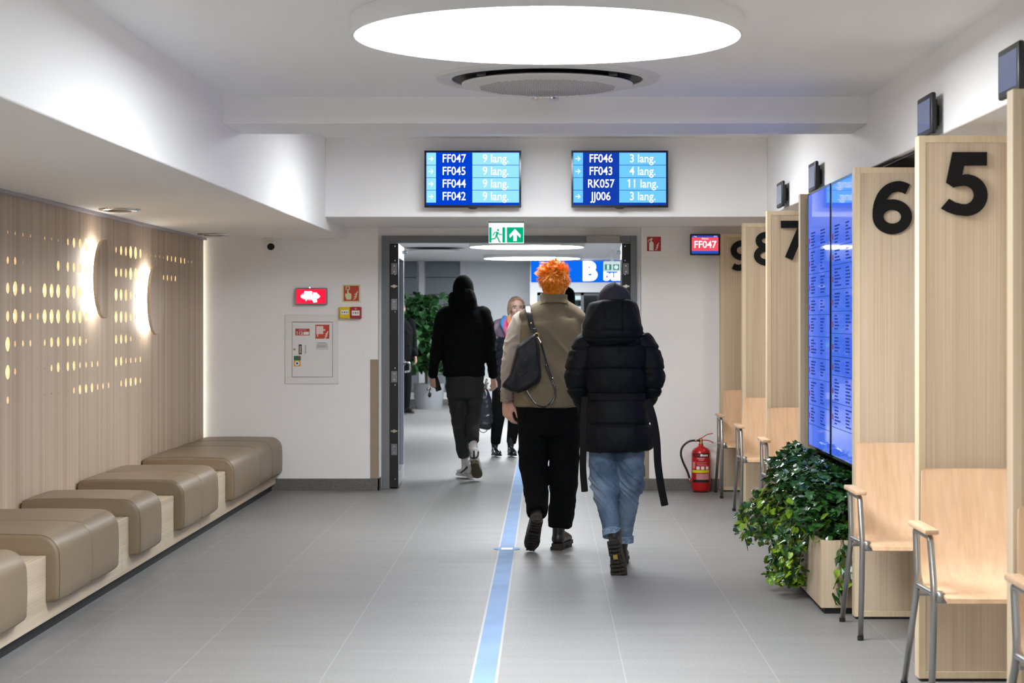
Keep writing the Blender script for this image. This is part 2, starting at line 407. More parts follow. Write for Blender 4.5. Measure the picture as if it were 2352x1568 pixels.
# round wooden wall lamps in front of the cladding
def disc_lamp(d, z, label):
    t = thing('wall_lamp', label, 'wall lamp', (XP, d, z), 'round wooden wall lamps on the cladding')
    obj('shade', lathe(NB(), [(0, .065), (.246, .065), (.249, .068), (.249, .084), (.246, .087), (0, .087)], (XP, d, z), 'x', 64), CLAD, t, 40)
    obj('light_ring', lathe(NB(), [(.17, .045), (.215, .045), (.215, .058), (.17, .058), (.17, .045)], (XP, d, z), 'x', 48), emis('disc_lamp_light', (1, .97, .92), 15), t)
    obj('base', lathe(NB(), [(0, 0.0005), (.15, 0.0005), (.15, .045), (0, .045)], (XP, d, z), 'x', 40), PLAST_W, t, 40)
disc_lamp(11.98, 1.69, 'back-lit round wooden wall lamp nearer the camera, hung higher')
disc_lamp(13.56, 1.575, 'back-lit round wooden wall lamp nearer the back wall, hung lower')
# round air valves in the dropped ceiling
for d, X, lab in ((11.74, -2.65, 'round ceiling air valve above the nearer wooden wall lamp'), (15.1, -2.66, 'round ceiling air valve close to the white back wall')):
    t = thing('air_valve', lab, 'vent', (X, d, ZS), 'round air valves above the bench')
    obj('ring', lathe(NB(), [(.095, -.001), (.13, -.001), (.127, -.008), (.10, -.013), (.095, -.001)], (X, d, ZS)), CHROME, t, 60)
    obj('throat', lathe(NB(), [(0, -.002), (.095, -.002), (.095, -.004), (0, -.004)], (X, d, ZS)), BLACK_M, t)
    obj('cone', lathe(NB(), [(0, -.004), (.03, -.004), (.03, -.008), (.072, -.012), (.07, -.018), (0, -.020)], (X, d, ZS)), mat('valve_bronze', (.25, .22, .18), .4, .5), t, 50)

# ---------------------------------------------------------------- ceiling lamps
def round_lamp(x, y, z_ceil, r, th, es, label, group=None, col=(.955, .99, 1.03)):
    t = thing('ceiling_lamp', label, 'ceiling lamp', (x, y, z_ceil), group)
    z = z_ceil
    obj('rim', lathe(NB(), [(0, -.0005), (r * 1.003, -.0005), (r * 1.003, -th + .004), (r, -th), (r - .012, -th), (r - .012, -th + .015), (0, -th + .015)], (x, y, z), n=96), METAL_W, t, 50)
    obj('diffuser', lathe(NB(), [(0, -th + .012), (r - .0125, -th + .012), (r - .0125, -th + .002), (0, -th + .002)], (x, y, z), n=96), emis('lamp_diffuser_%g_%g' % (es, col[2]), col, es), t)
    return t
round_lamp(0, 7.295, ZC1, .752, .075, LAMP_L, 'large round white ceiling lamp glowing at the top of the picture')
round_lamp(0, 3.0, ZC1, .752, .075, LAMP_NEAR, 'round white ceiling lamp above the camera position')
round_lamp(0, -1.3, ZC1, .752, .075, LAMP_NEAR, 'round white ceiling lamp behind the camera position')
round_lamp(0, 12.35, ZC2, .752, .075, LAMP_BAY2, 'round white ceiling lamp hidden behind the cross beam')
# cassette air conditioner
AY = 9.06; AC = mat('cassette_white', (.72, .72, .70), .5)
t = thing('air_conditioner', 'round white cassette air conditioner in the ceiling behind the large lamp', 'air conditioner', (0, AY, ZC1))
obj('surround', lathe(NB(), [(.456, -.0005), (.54, -.0005), (.53, -.014), (.47, -.018), (.456, -.012), (.456, -.0005)], (-.0, AY, ZC1), n=80), AC, t, 40)
obj('throat', lathe(NB(), [(0, -.001), (.456, -.001), (.456, -.006), (0, -.006)], (0, AY, ZC1), n=80), mat('dark_throat', (.02, .02, .022), .5), t)
obj('grille_disc', lathe(NB(), [(0, -.026), (.40, -.026), (.41, -.032), (.405, -.040), (.33, -.050), (0, -.062)], (0, AY, ZC1), n=80), AC, t, 40)
b = NB()
for i in range(-16, 17):
    for j in range(-18, 19):
        x, y = i * .021 + (j % 2) * .0105, j * .0182
        rr = math.hypot(x, y)
        if rr < .325: lathe(b, [(0, 0), (.0052, 0), (.0052, .001), (0, .001)], (x, AY + y, ZC1 - .0628 + .012 * rr / .33 - .0002), n=6)
o = obj('perforation', b, mat('perforation_dark', (.2, .2, .2), .7), t); o['kind'] = 'stuff'
b = NB()
for k in range(4):
    q = R(45 + 90 * k); box(b, .43 * math.cos(q) - .02, .43 * math.cos(q) + .02, AY + .43 * math.sin(q) - .02, AY + .43 * math.sin(q) + .02, ZC1 - .028, ZC1 - .006)
objs('bracket', b, BLACK, t)
t = thing('smoke_detector', 'small round detector on the ceiling in front of the cross beam', 'smoke detector', (-.01, 9.755, ZC1))
obj('base', lathe(NB(), [(0, -.0005), (.05, -.0005), (.05, -.016), (.072, -.018), (.07, -.026), (0, -.026)], (-.01, 9.755, ZC1)), CHROME, t, 40)
obj('sensor_dome', lathe(NB(), [(0, -.026), (.045, -.026), (.04, -.034), (.02, -.04), (0, -.04)], (-.01, 9.755, ZC1)), PLAST_W, t, 60)
# ---------------------------------------------------------------- the tape on the floor
b = NB(); box(b, -.055 - .252, .055 - .252, -4, 28, .0002, .0012)
t = thing('floor_tape', 'blue guide tape with pale borders running along the floor', 'floor tape', (-.252, 7, 0))
obj('border', b, mat('tape_border', (.40, .41, .43), .6), t)
obj('stripe', bx(-.0445 - .252, .0445 - .252, -4, 28, .0012, .002), mat('tape_blue', (.20, .31, .50), .65, spec=.2, var=.08, vscale=3), t)
DS = FPX * EYE / (1260.5 - VY)
t = thing('floor_sticker', 'round blue sticker with a white patch on the floor tape', 'sticker', (-.252, DS, 0))
obj('disc', lathe(NB(), [(0, .0021), (.082, .0021), (.082, .0028), (0, .0028)], (-.252, DS, 0)), mat('sticker_blue', (.16, .28, .50), .6, spec=.2), t)
obj('patch', bx(-.252 - .035, -.252 + .035, DS - .045, DS + .045, .0028, .0033), SIGN_WHITE, t)

# ================================================================ bench with leatherette pads
BX0, BX1 = XP + .002, -2.28
t = thing('bench', 'long low wooden bench along the cladding, pads draped over it', 'bench', (-2.58, 11, 0))
b = NB(); ys = [5.6, 7.98, 10.15, 12.45, 14.15, DW - .012]
for y0, y1 in zip(ys, ys[1:]): box(b, BX1 - .02, BX1, y0 + .001, y1 - .001, .06, .36, .0015, 1)
obj('front_panel', b, BENCHW, t)
b = bx(BX0, BX1 - .0205, 5.6, DW - .012, .338, .36, .001, 1)
obj('seat_board', b, BENCHW, t)
obj('plinth', bx(BX0, BX1 - .032, 5.6, DW - .02, 0, .06), BLACK_M, t)
obj('body', bx(BX0, BX1 - .021, 5.62, DW - .014, .061, .337), BENCHW, t)
def pad(y0, y1, seams, label):
    t = thing('bench_pad', label, 'bench cushion', ((BX0 - 2.22) / 2, (y0 + y1) / 2, .36), 'taupe leatherette pads on the bench')
    # C-profile (x, z): over the seat, down the front
    x0, x1, zt, zb, th, r = BX0 + .012, -2.222, .452, .146, .056, .095
    ins = []; n = 10
    outer = [(x0, zt - .02), (x0 + .006, zt - .006), (x0 + .02, zt)] + [(x0 + .02 + (x1 - r - x0 - .02) * i / 12, zt + .004 * math.sin(math.pi * i / 12)) for i in range(1, 12)]
    outer += [(x1 - r + r * math.sin(a), zt - r + r * math.cos(a)) for a in [R(90) * i / n for i in range(n + 1)]]
    outer += [(x1 + .003 * math.sin(math.pi * i / 6), zt - r + (zb + .03 - zt + r) * i / 6) for i in range(1, 6)]
    outer += [(x1, zb + .02), (x1 - .008, zb + .006), (x1 - .022, zb)]
    inner = [(BX1 + .0015, zb), (BX1 + .0015, .3615), (x0, .3615)]
    prof = outer + inner
    def inset(f):   # the end faces are softly rounded
        cxm, czm = (x0 + x1) / 2, zt
        out = []
        for k, (x, z) in enumerate(prof):
            if k < len(outer):
                if z > zt - r * .5 and x < x1 - r * .3: out.append((x, z - f))
                elif x > x1 - r * .3 and z < zt - r: out.append((x - f, z + (f if z < zb + .03 else 0)))
                else: out.append((x - f * .7, z - f * .7))
            else: out.append((x, z))
        return out
    cuts = []
    e = .018
    for y, f in ((y0, e), (y0 + .003, e * .45), (y0 + .009, e * .12), (y0 + .02, 0)): cuts.append((y, f))
    pos = [y0] + list(seams) + [y1]
    for a, c in zip(pos, pos[1:]):
        for i in range(1, 4): cuts.append((a + (c - a) * (i / 4), -.003))
        if c != y1:
            for dy, f in ((-.03, 0), (-.010, .002), (-.003, .007), (0, .009), (.003, .007), (.010, .002), (.03, 0)): cuts.append((c + dy, f))
    for y, f in ((y1 - .02, 0), (y1 - .009, e * .12), (y1 - .003, e * .45), (y1, e)): cuts.append((y, f))
    rings = [[Vector((x, y, z)) for x, z in inset(f)] for y, f in cuts]
    obj('upholstery', loft(NB(), rings), LEATHER, t, 45)
    sm = NB()
    for y in [y0 + .012] + list(seams):
        f = .010 if y in seams else -.001
        pts = [Vector((x, y, z)) for x, z in inset(f)[3:-5]]
        limb(sm, pts, [.0010] * len(pts), 6, 1)
    objs('seam', sm, mat('dark_thread', (.10, .073, .045), .6), t)
pad(13.41, DW - .02, [14.65, 15.28], 'long taupe pad at the far end of the bench against the back wall')
pad(11.565, 12.80, [12.19], 'double-width taupe bench pad second from the back wall')
pad(10.32, 10.92, [], 'single narrow taupe bench pad between two double-width pads')
pad(8.61, 9.83, [9.24], 'double-width taupe bench pad cut slightly by the left picture edge')
pad(6.88, 8.10, [7.49], 'nearest taupe bench pad, mostly outside the lower left corner')

# recessed downlights over the counters
for y in (5.3, 6.8, 8.0, 11.9, 13.5, 15.05):
    t = thing('downlight', 'recessed round downlight above the counters, %s' % {5.3: 'nearest of the row', 6.8: 'between panels 4 and 5', 8.0: 'between panels 5 and 6', 11.9: 'in front of panel 7', 13.5: 'between panels 7 and 8', 15.05: 'between panels 8 and 9'}[y], 'downlight', (2.35, y, ZF), 'downlights above the counters')
    obj('ring', lathe(NB(), [(.075, -.0005), (.10, -.0005), (.098, -.006), (.075, -.010), (.075, -.0005)], (2.35, y, ZF)), METAL_W, t, 40)
    obj('diffuser', lathe(NB(), [(0, -.001), (.075, -.001), (.075, -.003), (0, -.003)], (2.35, y, ZF)), emis('downlight_light', (1, .93, .82), 90), t)
# ================================================================ numbered divider panels, chairs, screens
XD = 1.47
def stroke2d(path, w):        # flat band along a 2-D path with square ends
    L_, R_ = [], []
    n = len(path) - 1; cl = n > 2 and (Vector(path[0]) - Vector(path[-1])).length < 1e-6
    for i, p in enumerate(path):
        a, c = path[(i - 1 if i else n - 1) if cl else max(i - 1, 0)], path[(i + 1 if i < n else 1) if cl else min(i + 1, n)]
        t = Vector((c[0] - a[0], c[1] - a[1])).normalized(); nn = Vector((-t.y, t.x))
        L_.append((p[0] + nn.x * w / 2, p[1] + nn.y * w / 2)); R_.append((p[0] - nn.x * w / 2, p[1] - nn.y * w / 2))
    return L_, R_
def band(bm, path, w, to3, th):
    L_, R_ = stroke2d(path, w); n = len(path)
    q = [[bm.verts.new(to3(*L_[i], 0)), bm.verts.new(to3(*R_[i], 0)), bm.verts.new(to3(*R_[i], th)), bm.verts.new(to3(*L_[i], th))] for i in range(n)]
    closed = (Vector(path[0]) - Vector(path[-1])).length < 1e-6
    for a, c in zip(q, q[1:]):
        for k in range(4): bm.faces.new((a[k], a[(k + 1) % 4], c[(k + 1) % 4], c[k]))
    if not closed: bm.faces.new(q[0][::-1]); bm.faces.new(q[-1])
def arc(cx_, cy_, rx, ry, a0, a1, n=28): return [(cx_ + rx * math.cos(R(a0 + (a1 - a0) * i / n)), cy_ + ry * math.sin(R(a0 + (a1 - a0) * i / n))) for i in range(n + 1)]
def digit(bm, ch, to3, th=.012):
    """bold geometric numerals, 1 unit tall, origin at the middle"""
    w = .2
    if ch == '5':
        P = [(998, 95), (1139, 95), (1139, 150), (1046, 150), (1038, 190)]
        P += [(1054 + 88 * math.cos(R(q)), 272 - 86 * math.sin(R(q))) for q in range(96, -96, -8)] + [(1015, 353), (980, 342), (951, 326), (984, 287)]
        P += [(1008, 301), (1034, 308)] + [(1046 + 40 * math.cos(R(q)), 271 - 38 * math.sin(R(q))) for q in range(-85, 100, 10)] + [(1020, 236), (1003, 241), (972, 220)]
        poly(bm, [((x - 1046) / 262, (226 - y) / 262) for x, y in P], to3, th)
    elif ch in '69':
        f = (lambda u, v, k: to3(u, v, k)) if ch == '6' else (lambda u, v, k: to3(-u, -v, k))
        band(bm, arc(0, -.175, .27, .23, 0, 360, 40)[:-1] + [(.27, -.175)], w, f, th + .0006)
        tail = [(-.27, -.175), (-.268, -.05), (-.24, .09), (-.17, .24), (-.05, .355), (.10, .40), (.20, .385), (.29, .345)]
        band(bm, [tuple(cr(tail, i / 5)) for i in range(36)], w, f, th)
    elif ch == '7':
        band(bm, [(-.34, .405), (.36, .405)], .19, to3, th + .0006); band(bm, [(.25, .40), (-.13, -.5)], .215, to3, th)
    elif ch == '8':
        band(bm, arc(0, .235, .225, .175, 0, 360, 40)[:-1] + [(.225, .235)], .185, to3, th + .0006)
        band(bm, arc(0, -.205, .275, .205, 0, 360, 40)[:-1] + [(.275, -.205)], .19, to3, th)
def divider(d, ch, label, zt=2.16, dx=0, size=.252, thick=.08):
    x0 = XD + dx; x1 = x0 + .92
    t = thing('divider_panel', label, 'divider panel', (x0, d, 0), 'ash divider panels between the counters')
    e = .028
    obj('board', bx(x0 + e, x1 - e, d + .002, d + thick - .002, .012 + e, zt - e), OAK, t)
    b = bx(x0, x0 + e, d, d + thick, .012, zt, .001, 1); box(b, x1 - e, x1, d, d + thick, .012, zt, .001, 1)
    box(b, x0 + e, x1 - e, d, d + thick, .012, .012 + e, .001, 1); box(b, x0 + e, x1 - e, d, d + thick, zt - e, zt, .001, 1)
    obj('edge_frame', b, EDGE, t)
    obj('foot_rail', bx(x0 + .02, x1 - .02, d + .01, d + thick - .01, 0, .012), BLACK_M, t)
    if ch:
        c = Vector((x0 + .178, d - .0005, 1.43 + .538))
        o = obj('number', (lambda q: (digit(q, ch, lambda u, v, k: Vector((c.x + u * size, c.y - k, c.z + v * size))), q)[1])(NB()), mat('black_acrylic', (.005, .005, .0052), .6, spec=.2), t)
        o['label'] = 'black numeral ' + ch
    return t
PAN = {'4': 5.977, '5': 7.494, '6': 9.054, 'b': 10.965, '7': 12.67, '8': 14.26, '9': 15.80}
divider(PAN['4'], '', 'nearest ash divider panel, cut by the right picture edge')
divider(PAN['5'], '5', 'ash divider panel with the black number 5')
divider(PAN['6'], '6', 'ash divider panel with the black number 6')
divider(PAN['b'], '', 'ash divider panel without a number at the far end of the tall screens', dx=-.005)
divider(PAN['7'], '7', 'ash divider panel with the black number 7')
divider(PAN['8'], '8', 'ash divider panel with the black number 8')
divider(PAN['9'], '9', 'ash divider panel with the black number 9 against the back wall', zt=2.15, dx=-.025, thick=.10)
# backing between panel 6 and the next one, behind the screens and the planter
struct('trim_3', bx(1.80, 1.84, PAN['6'] + .08, PAN['b'], .0, 2.16), OAK, 'ash backing board behind the tall screens')
struct('trim_4', bx(1.70, 3.38, 8.35, PAN['b'], ZF - .012, ZF - .001), BLACK_M, 'black ceiling panel above the tall screens')

# ---------------------------------------------------------------- chairs (seat toward the camera, back against the panel)
def chair(d, label):
    g = 'plywood armchairs at the counters'
    xc = 1.645; t = thing('armchair', label, 'chair', (xc, d - .36, 0), g)
    F = lambda x, y, z: Vector((xc + x, d + y, z))
    prof = [(-.70, .413, .208), (-.695, .428, .212), (-.66, .437, .216), (-.55, .436, .218), (-.43, .428, .217), (-.33, .424, .214), (-.27, .435, .212), (-.225, .465, .209), (-.19, .52, .205), (-.155, .60, .199), (-.12, .70, .191), (-.09, .79, .184), (-.078, .830, .180), (-.075, .841, .177), (-.0735, .847, .170), (-.073, .849, .160)]
    m = 14; b = NB(); top, bot = [], []
    for i, (y, z, w) in enumerate(prof):
        a, c = prof[max(i - 1, 0)], prof[min(i + 1, len(prof) - 1)]
        tv = Vector((0, c[0] - a[0], c[1] - a[1])).normalized(); nv = Vector((0, -tv.z, tv.y))
        ra, rb = [], []
        for j in range(m + 1):
            u = -1 + 2 * j / m; bow = .010 * u * u * (1 if z > .47 else .3)
            p = F(u * w, y, z) + nv * (bow); ra.append(b.verts.new(p)); rb.append(b.verts.new(p - nv * .011))
        top.append(ra); bot.append(rb)
    n = len(prof)
    for i in range(n - 1):
        for j in range(m):
            b.faces.new((top[i][j], top[i][j + 1], top[i + 1][j + 1], top[i + 1][j])); b.faces.new((bot[i][j], bot[i + 1][j], bot[i + 1][j + 1], bot[i][j + 1]))
        for j in (0, m): b.faces.new((top[i][j], top[i + 1][j], bot[i + 1][j], bot[i][j]))
    for i in (0, n - 1):
        for j in range(m): b.faces.new((top[i][j], top[i][j + 1], bot[i][j + 1], bot[i][j]))
    obj('seat_shell', b, PLY, t, 50)
    for s in (-1, 1):
        x = s * .245
        leg = obj('leg', straight([F(x, -.590, .012), F(x, -.645, .44), F(x, -.572, .632), F(x, -.54, .638)], .0125, bend=.06), STEEL, t, 180)
        sub('foot_cap', cyl(NB(), F(x, -.590, 0), F(x, -.590, .02), .0145, n=14), BLACK, leg, 40)
        leg = obj('leg', straight([F(x, -.066, .012), F(x, -.335, .43), F(x, -.300, .632), F(x, -.33, .638)], .0125, bend=.06), STEEL, t, 180)
        sub('foot_cap', cyl(NB(), F(x, -.067, 0), F(x, -.068, .02), .0145, n=14), BLACK, leg, 40)
        obj('side_rail', cyl(NB(), F(x, -.645, .44), F(x, -.335, .43), .010, n=12), STEEL, t, 60); obj('arm_rail', cyl(NB(), F(x, -.56, .636), F(x, -.31, .636), .011, n=12), STEEL, t, 60)
        o = obj('armrest', bx(xc + x - .026, xc + x + .026, d - .605, d - .275, .648, .668, .006), PLY, t, 40)
    for yy, zz in ((-.62, .412), (-.36, .402)): obj('crossbar', cyl(NB(), F(-.245, yy, zz), F(.245, yy, zz), .010, n=12), STEEL, t, 60)
    for s in (-1, 1): obj('seat_bracket', box(NB(), xc + s * .225 - .014, xc + s * .225 + .014, d - .665, d - .625, .41, .45, .004, 1), STEEL, t, 60)
    return t
c0 = chair(PAN['6'], 'plywood armchair in front of the panel numbered 6, beside the planter')
for k, lab in (('5', 'plywood armchair in front of the panel numbered 5'), ('4', 'nearest plywood armchair, cut by the right picture edge'),
               ('7', 'plywood armchair in front of the panel numbered 7, behind the ivy'), ('8', 'plywood armchair in front of the panel numbered 8'), ('9', 'farthest plywood armchair, in front of the panel numbered 9')):
    dup(c0, (0, PAN[k] - PAN['6'], 0), lab)

# ---------------------------------------------------------------- the two tall portrait screens
SCR_BLUE = emis('screen_blue', (.045, .115, .62), 1.0); SCR_LINE = emis('screen_line', (.01, .05, .22), 1.0); SCR_TEXT = emis('screen_text', (.015, .03, .2), 1.0)
SCR_ICON = emis('screen_icon', (.25, .03, .03), 1.0)
GLOSS = mat('black_gloss_bezel', (.008, .008, .009), .12)
def add_gloss(m):
    b = m.node_tree.nodes['Principled BSDF']; b.inputs['Specular IOR Level'].default_value = .5; b.inputs['Roughness'].default_value = .03; return m
add_gloss(SCR_BLUE)
def tall_screen(y0, y1, xf, label, seed):
    z0, z1 = .705, 2.155
    t = thing('portrait_screen', label, 'information screen', (xf + .05, (y0 + y1) / 2, z0), 'tall portrait information screens')
    obj('housing', bx(xf + .004, xf + .075, y0, y1, z0, z1, .004, 1), BLACK, t)
    b = bx(xf, xf + .02, y0, y0 + .012, z0, z1); box(b, xf, xf + .02, y1 - .012, y1, z0, z1); box(b, xf, xf + .02, y0 + .012, y1 - .012, z0, z0 + .016); box(b, xf, xf + .02, y0 + .012, y1 - .012, z1 - .012, z1)
    obj('bezel', b, GLOSS, t)
    p = obj('display', bx(xf + .002, xf + .004, y0 + .012, y1 - .012, z0 + .016, z1 - .012), SCR_BLUE, t)
    rr = random.Random(seed); lines, txt, ic = NB(), NB(), NB()
    z = z1 - .21; ya, yb = y0 + .03, y1 - .03; x = xf + .0015
    while z > z0 + .17:
        h = rr.uniform(.095, .15); box(lines, x, x + .0004, ya, yb, z - h - .003, z - h)
        box(ic, x, x + .0004, yb - .045, yb - .015, z - h * .6 - .015, z - h * .6 + .015)
        for cy, wmax in ((yb - .09, .2), (yb - .46, .16)):
            zz = z - .02; txt = NB()
            while zz > z - h + .02:
                yy = cy; end = cy - wmax * rr.uniform(.35, 1)
                while yy > end:
                    w = rr.uniform(.012, .035); box(txt, x, x + .0004, yy - w, yy, zz - .008, zz); yy -= w + .008
                zz -= .017
            sub('text_block', txt, SCR_TEXT, p)
        z -= h
    subs('row_line', lines, SCR_LINE, p); subs('icon', ic, SCR_ICON, p)
    b = bx(xf + .076, 1.799, (y0 + y1) / 2 - .2, (y0 + y1) / 2 + .2, 1.2, 1.6)
    obj('wall_mount', b, BLACK, t)
tall_screen(10.03, 10.88, 1.497, 'tall portrait screen with blue listings, the farther one beside the unnumbered panel', 3)
tall_screen(9.17, 10.02, 1.50, 'tall portrait screen with blue listings, the nearer one beside the number 6 panel', 5)

# ---------------------------------------------------------------- small counter displays on the fascia
def tablet(yc, zc, label, facing_cam=False, xs=None):
    X = XR - .055 if xs is None else xs
    t = thing('counter_display', label, 'counter display', (X, yc, zc), 'small displays above the counters')
    if not facing_cam:
        obj('housing', bx(X, X + .022, yc - .15, yc + .15, zc - .088, zc + .088, .008, 3), BLACK, t, 40)
        obj('display', bx(X - .0015, X + .001, yc - .125, yc + .125, zc - .064, zc + .064), mat('dim_display', (.03, .035, .05), .1, emit=(.12, .15, .28), es=.55), t)
        b = bx(X + .022, X + .040, yc - .09, yc + .09, zc - .065, zc + .065, .003, 1); box(b, X + .040, XR - .0005, yc - .05, yc + .05, zc - .045, zc + .045, .003, 1)
        obj('wall_mount', b, BLACK, t)
for y, lab in ((6.64, 'small dark counter display at the top right picture edge above number 4'), (8.12, 'small dark counter display on the white fascia above number 5'),
               (11.57, 'small dark counter display on the fascia above the tall screens'), (13.19, 'small dark counter display on the fascia above number 7')):
    tablet(y, 2.303, lab)
def counter9():
    s = 275; d = DW - .09; x0, x1, z0, z1 = px(1585, d), px(1654, d), pz(586, d), pz(537, d)
    t = thing('counter_display', 'small lit display reading FF047 on the back wall beside number 9', 'counter display', ((x0 + x1) / 2, d, z0), 'small displays above the counters')
    obj('housing', bx(x0, x1, d, d + .025, z0, z1, .006, 2), BLACK, t, 40)
    a, c, e, f = x0 + .014, x1 - .014, z0 + .014, z1 - .014
    disp = obj('display', bx(a, c, d - .001, d + .002, e, f), emis('display_blue', (.015, .07, .42), 1), t)
    sub('ticket_field', bx(a, c, d - .0016, d - .0011, e + .022, f - .014), emis('display_red', (.75, .07, .10), 1), disp)
    sub('ticket_number', text_bm('FF047', .082, facing((a + c) / 2, d - .0022, (e + f) / 2 - .002), .0003, .0012, xs=.95), LITW, disp)
    q = text_bm('Bilietas', .02, facing((a + c) / 2, d - .0022, f - .026), .0003); joinbm(q, text_bm('Turg.', .012, facing(a + .03, d - .0022, f - .007), .0003)); joinbm(q, text_bm('09:27', .012, facing(c - .025, d - .0022, f - .007), .0003))
    sub('small_text', q, LITW, disp)
    obj('wall_mount', bx((x0 + x1) / 2 - .04, (x0 + x1) / 2 + .04, d + .025, DW - .0005, (z0 + z1) / 2 - .04, (z0 + z1) / 2 + .04), BLACK, t)
counter9()

# ---------------------------------------------------------------- queue screens on the header wall
def queue_screen(xc, rows_, label, cols):
    d = 14.26; zc = 2.492; w, h = .728, .428; x0, x1, z0, z1 = xc - w / 2, xc + w / 2, zc - h / 2, zc + h / 2
    t = thing('queue_screen', label, 'screen', (xc, d, z0), 'blue queue screens on the header wall')
    dk, lt, mid = cols
    b = bx(x0, x1, d + .004, d + .045, z0, z1, .004, 1)
    obj('housing', b, BLACK, t)
    e = .013; b = bx(x0, x0 + e, d - .003, d + .01, z0, z1); box(b, x1 - e, x1, d - .003, d + .01, z0, z1); box(b, x0 + e, x1 - e, d - .003, d + .01, z0, z0 + .018); box(b, x0 + e, x1 - e, d - .003, d + .01, z1 - e, z1)
    bz = obj('bezel', b, GLOSS, t)
    sub('logo_tab', poly(NB(), [(-.04, 0), (-.02, -.012), (.02, -.012), (.04, 0)], lambda u, v, k: Vector((xc + u, d + k - .002, z0 + v)), .02), GLOSS, bz)
    a, c, f, g = x0 + e, x1 - e, z0 + .018, z1 - e
    p = obj('display', bx(a, c, d + .001, d + .003, f, g), emis('queue_blue_%g' % xc, dk, 1), t)
    W_, H_ = c - a, g - f; rh = (H_ * .955) / 4
    ce = NB(); CL = emis('queue_light_%g' % xc, lt, 1)
    for i, (arrow, num, win) in enumerate(rows_):
        zt = g - i * rh - .003; zb = zt - rh + .004; zm = (zt + zb) / 2
        box(ce, a + .002, a + W_ * .105, d + .0002, d + .0009, zb, zt, .0, 1); box(ce, a + W_ * .495, c - .003, d + .0002, d + .0009, zb, zt)
        ar = NB()
        if arrow:
            ax = a + W_ * .05; T = lambda u, v, k: Vector((ax + u, d - .0004 - k, zm + v))
            band(ar, [(-.018, 0), (.016, 0)], .006, T, .0004); band(ar, [(.001, .016), (.017, 0), (.001, -.016)], .006, T, .0004)
        if arrow: sub('arrow', ar, LITW, p)
        else: ar.free()
        sub('ticket_number', text_bm(num, .088, facing(a + W_ * .298, d - .0004, zm), .0002, .0010, xs=.84), LITW, p)
        wm = facing(a + W_ * .745, d - .0004, zm); sub('window_number', flag_ones(text_bm(win, .088, wm, .0002, .0007, xs=.88), 2 if win[:2] == '11' else 0, wm), LITW, p)
    subs('table_cell', ce, CL, p)
    obj('wall_mount', bx(xc - .15, xc + .15, d + .045, 14.3595, zc - .1, zc + .1), BLACK, t)
queue_screen(px(1086, 14.26), [(1, 'FF047', '9 lang.'), (1, 'FF045', '9 lang.'), (1, 'FF044', '9 lang.'), (1, 'FF042', '9 lang.')], 'blue queue screen whose first ticket is FF047',
             ((.0, .045, .52), (.27, .66, .98), 0))
queue_screen(px(1423.5, 14.26), [(1, 'FF046', '3 lang.'), (1, 'FF043', '4 lang.'), (0, 'RK057', '11 lang.'), (1, 'JJ006', '3 lang.')], 'blue queue screen whose first ticket is FF046',
             ((.006, .04, .34), (.14, .50, .93), 0))
# ================================================================ signs and fittings on the back wall
SW = DW - .0005
def WX(x): return px(x, DW)
def WZ(y): return pz(y, DW)
def wrect(b, x0, x1, y0, y1, w0, w1, bev=0): return box(b, WX(x0), WX(x1), SW - w1, SW - w0, WZ(y1), WZ(y0), bev, 1)   # photo coords on the wall plane, w out of the wall
def flames(b, x, y, w, h, out, th=.0004):   # the curling flame mark of fire signs
    T = lambda u, v, q: Vector((WX(u), SW - out - q, WZ(v)))
    for k in range(3):
        ox, oy = x + w * .12 * k, y + h * (.40 - .30 * k)
        band(b, [(ox, oy), (ox + w * .22, oy - h * .04), (ox + w * .42, oy - h * .18), (ox + w * .52, oy - h * .30), (ox + w * .66, oy - h * .40)], w * .20, T, th + k * .00005)
    return b
# illuminated red hydrant sign
t = thing('hydrant_light_sign', 'lit red hose sign box above the white cabinet', 'sign', (WX(716), SW, WZ(681)))
obj('housing', wrect(NB(), 679, 753, 661, 700, 0, .05, .008), mat('grey_sign_housing', (.30, .30, .34), .25, .5), t, 40)
p = obj('lit_face', wrect(NB(), 682, 750, 664, 697, .05, .052), emis('lit_red', (.80, .015, .05), 1.0), t)
b = NB(); T = lambda u, v, q: Vector((WX(u), SW - .0525 - q, WZ(v)))
poly(b, [(701, 669), (718, 669), (718, 677), (733, 677), (737, 681), (733, 685), (729, 685), (730, 693), (722, 695), (719, 687), (706, 686), (705, 692), (703, 686), (693, 683), (693, 679), (701, 677)], T, .0005)
poly(b, [(721, 676), (723, 671), (726, 675), (728, 671), (732, 677)], T, .0005)
sub('hose_symbol', b, emis('lit_symbol', (1, .93, .95), 3.5), p)
sub('glow_core', poly(NB(), [(714 + 22 * math.cos(R(k * 10)), 680 + 10 * math.sin(R(k * 10))) for k in range(36)], lambda u, v, q: Vector((WX(u), SW - .0522 - q, WZ(v))), .0002), emis('lit_core', (1, .22, .30), 1.2), p)
obj('indicator', ellipsoid(NB(), (WX(713), SW - .04, WZ(661)), .006, .006, .006), emis('indicator_lamp', (1, 1, 1), 2), t)
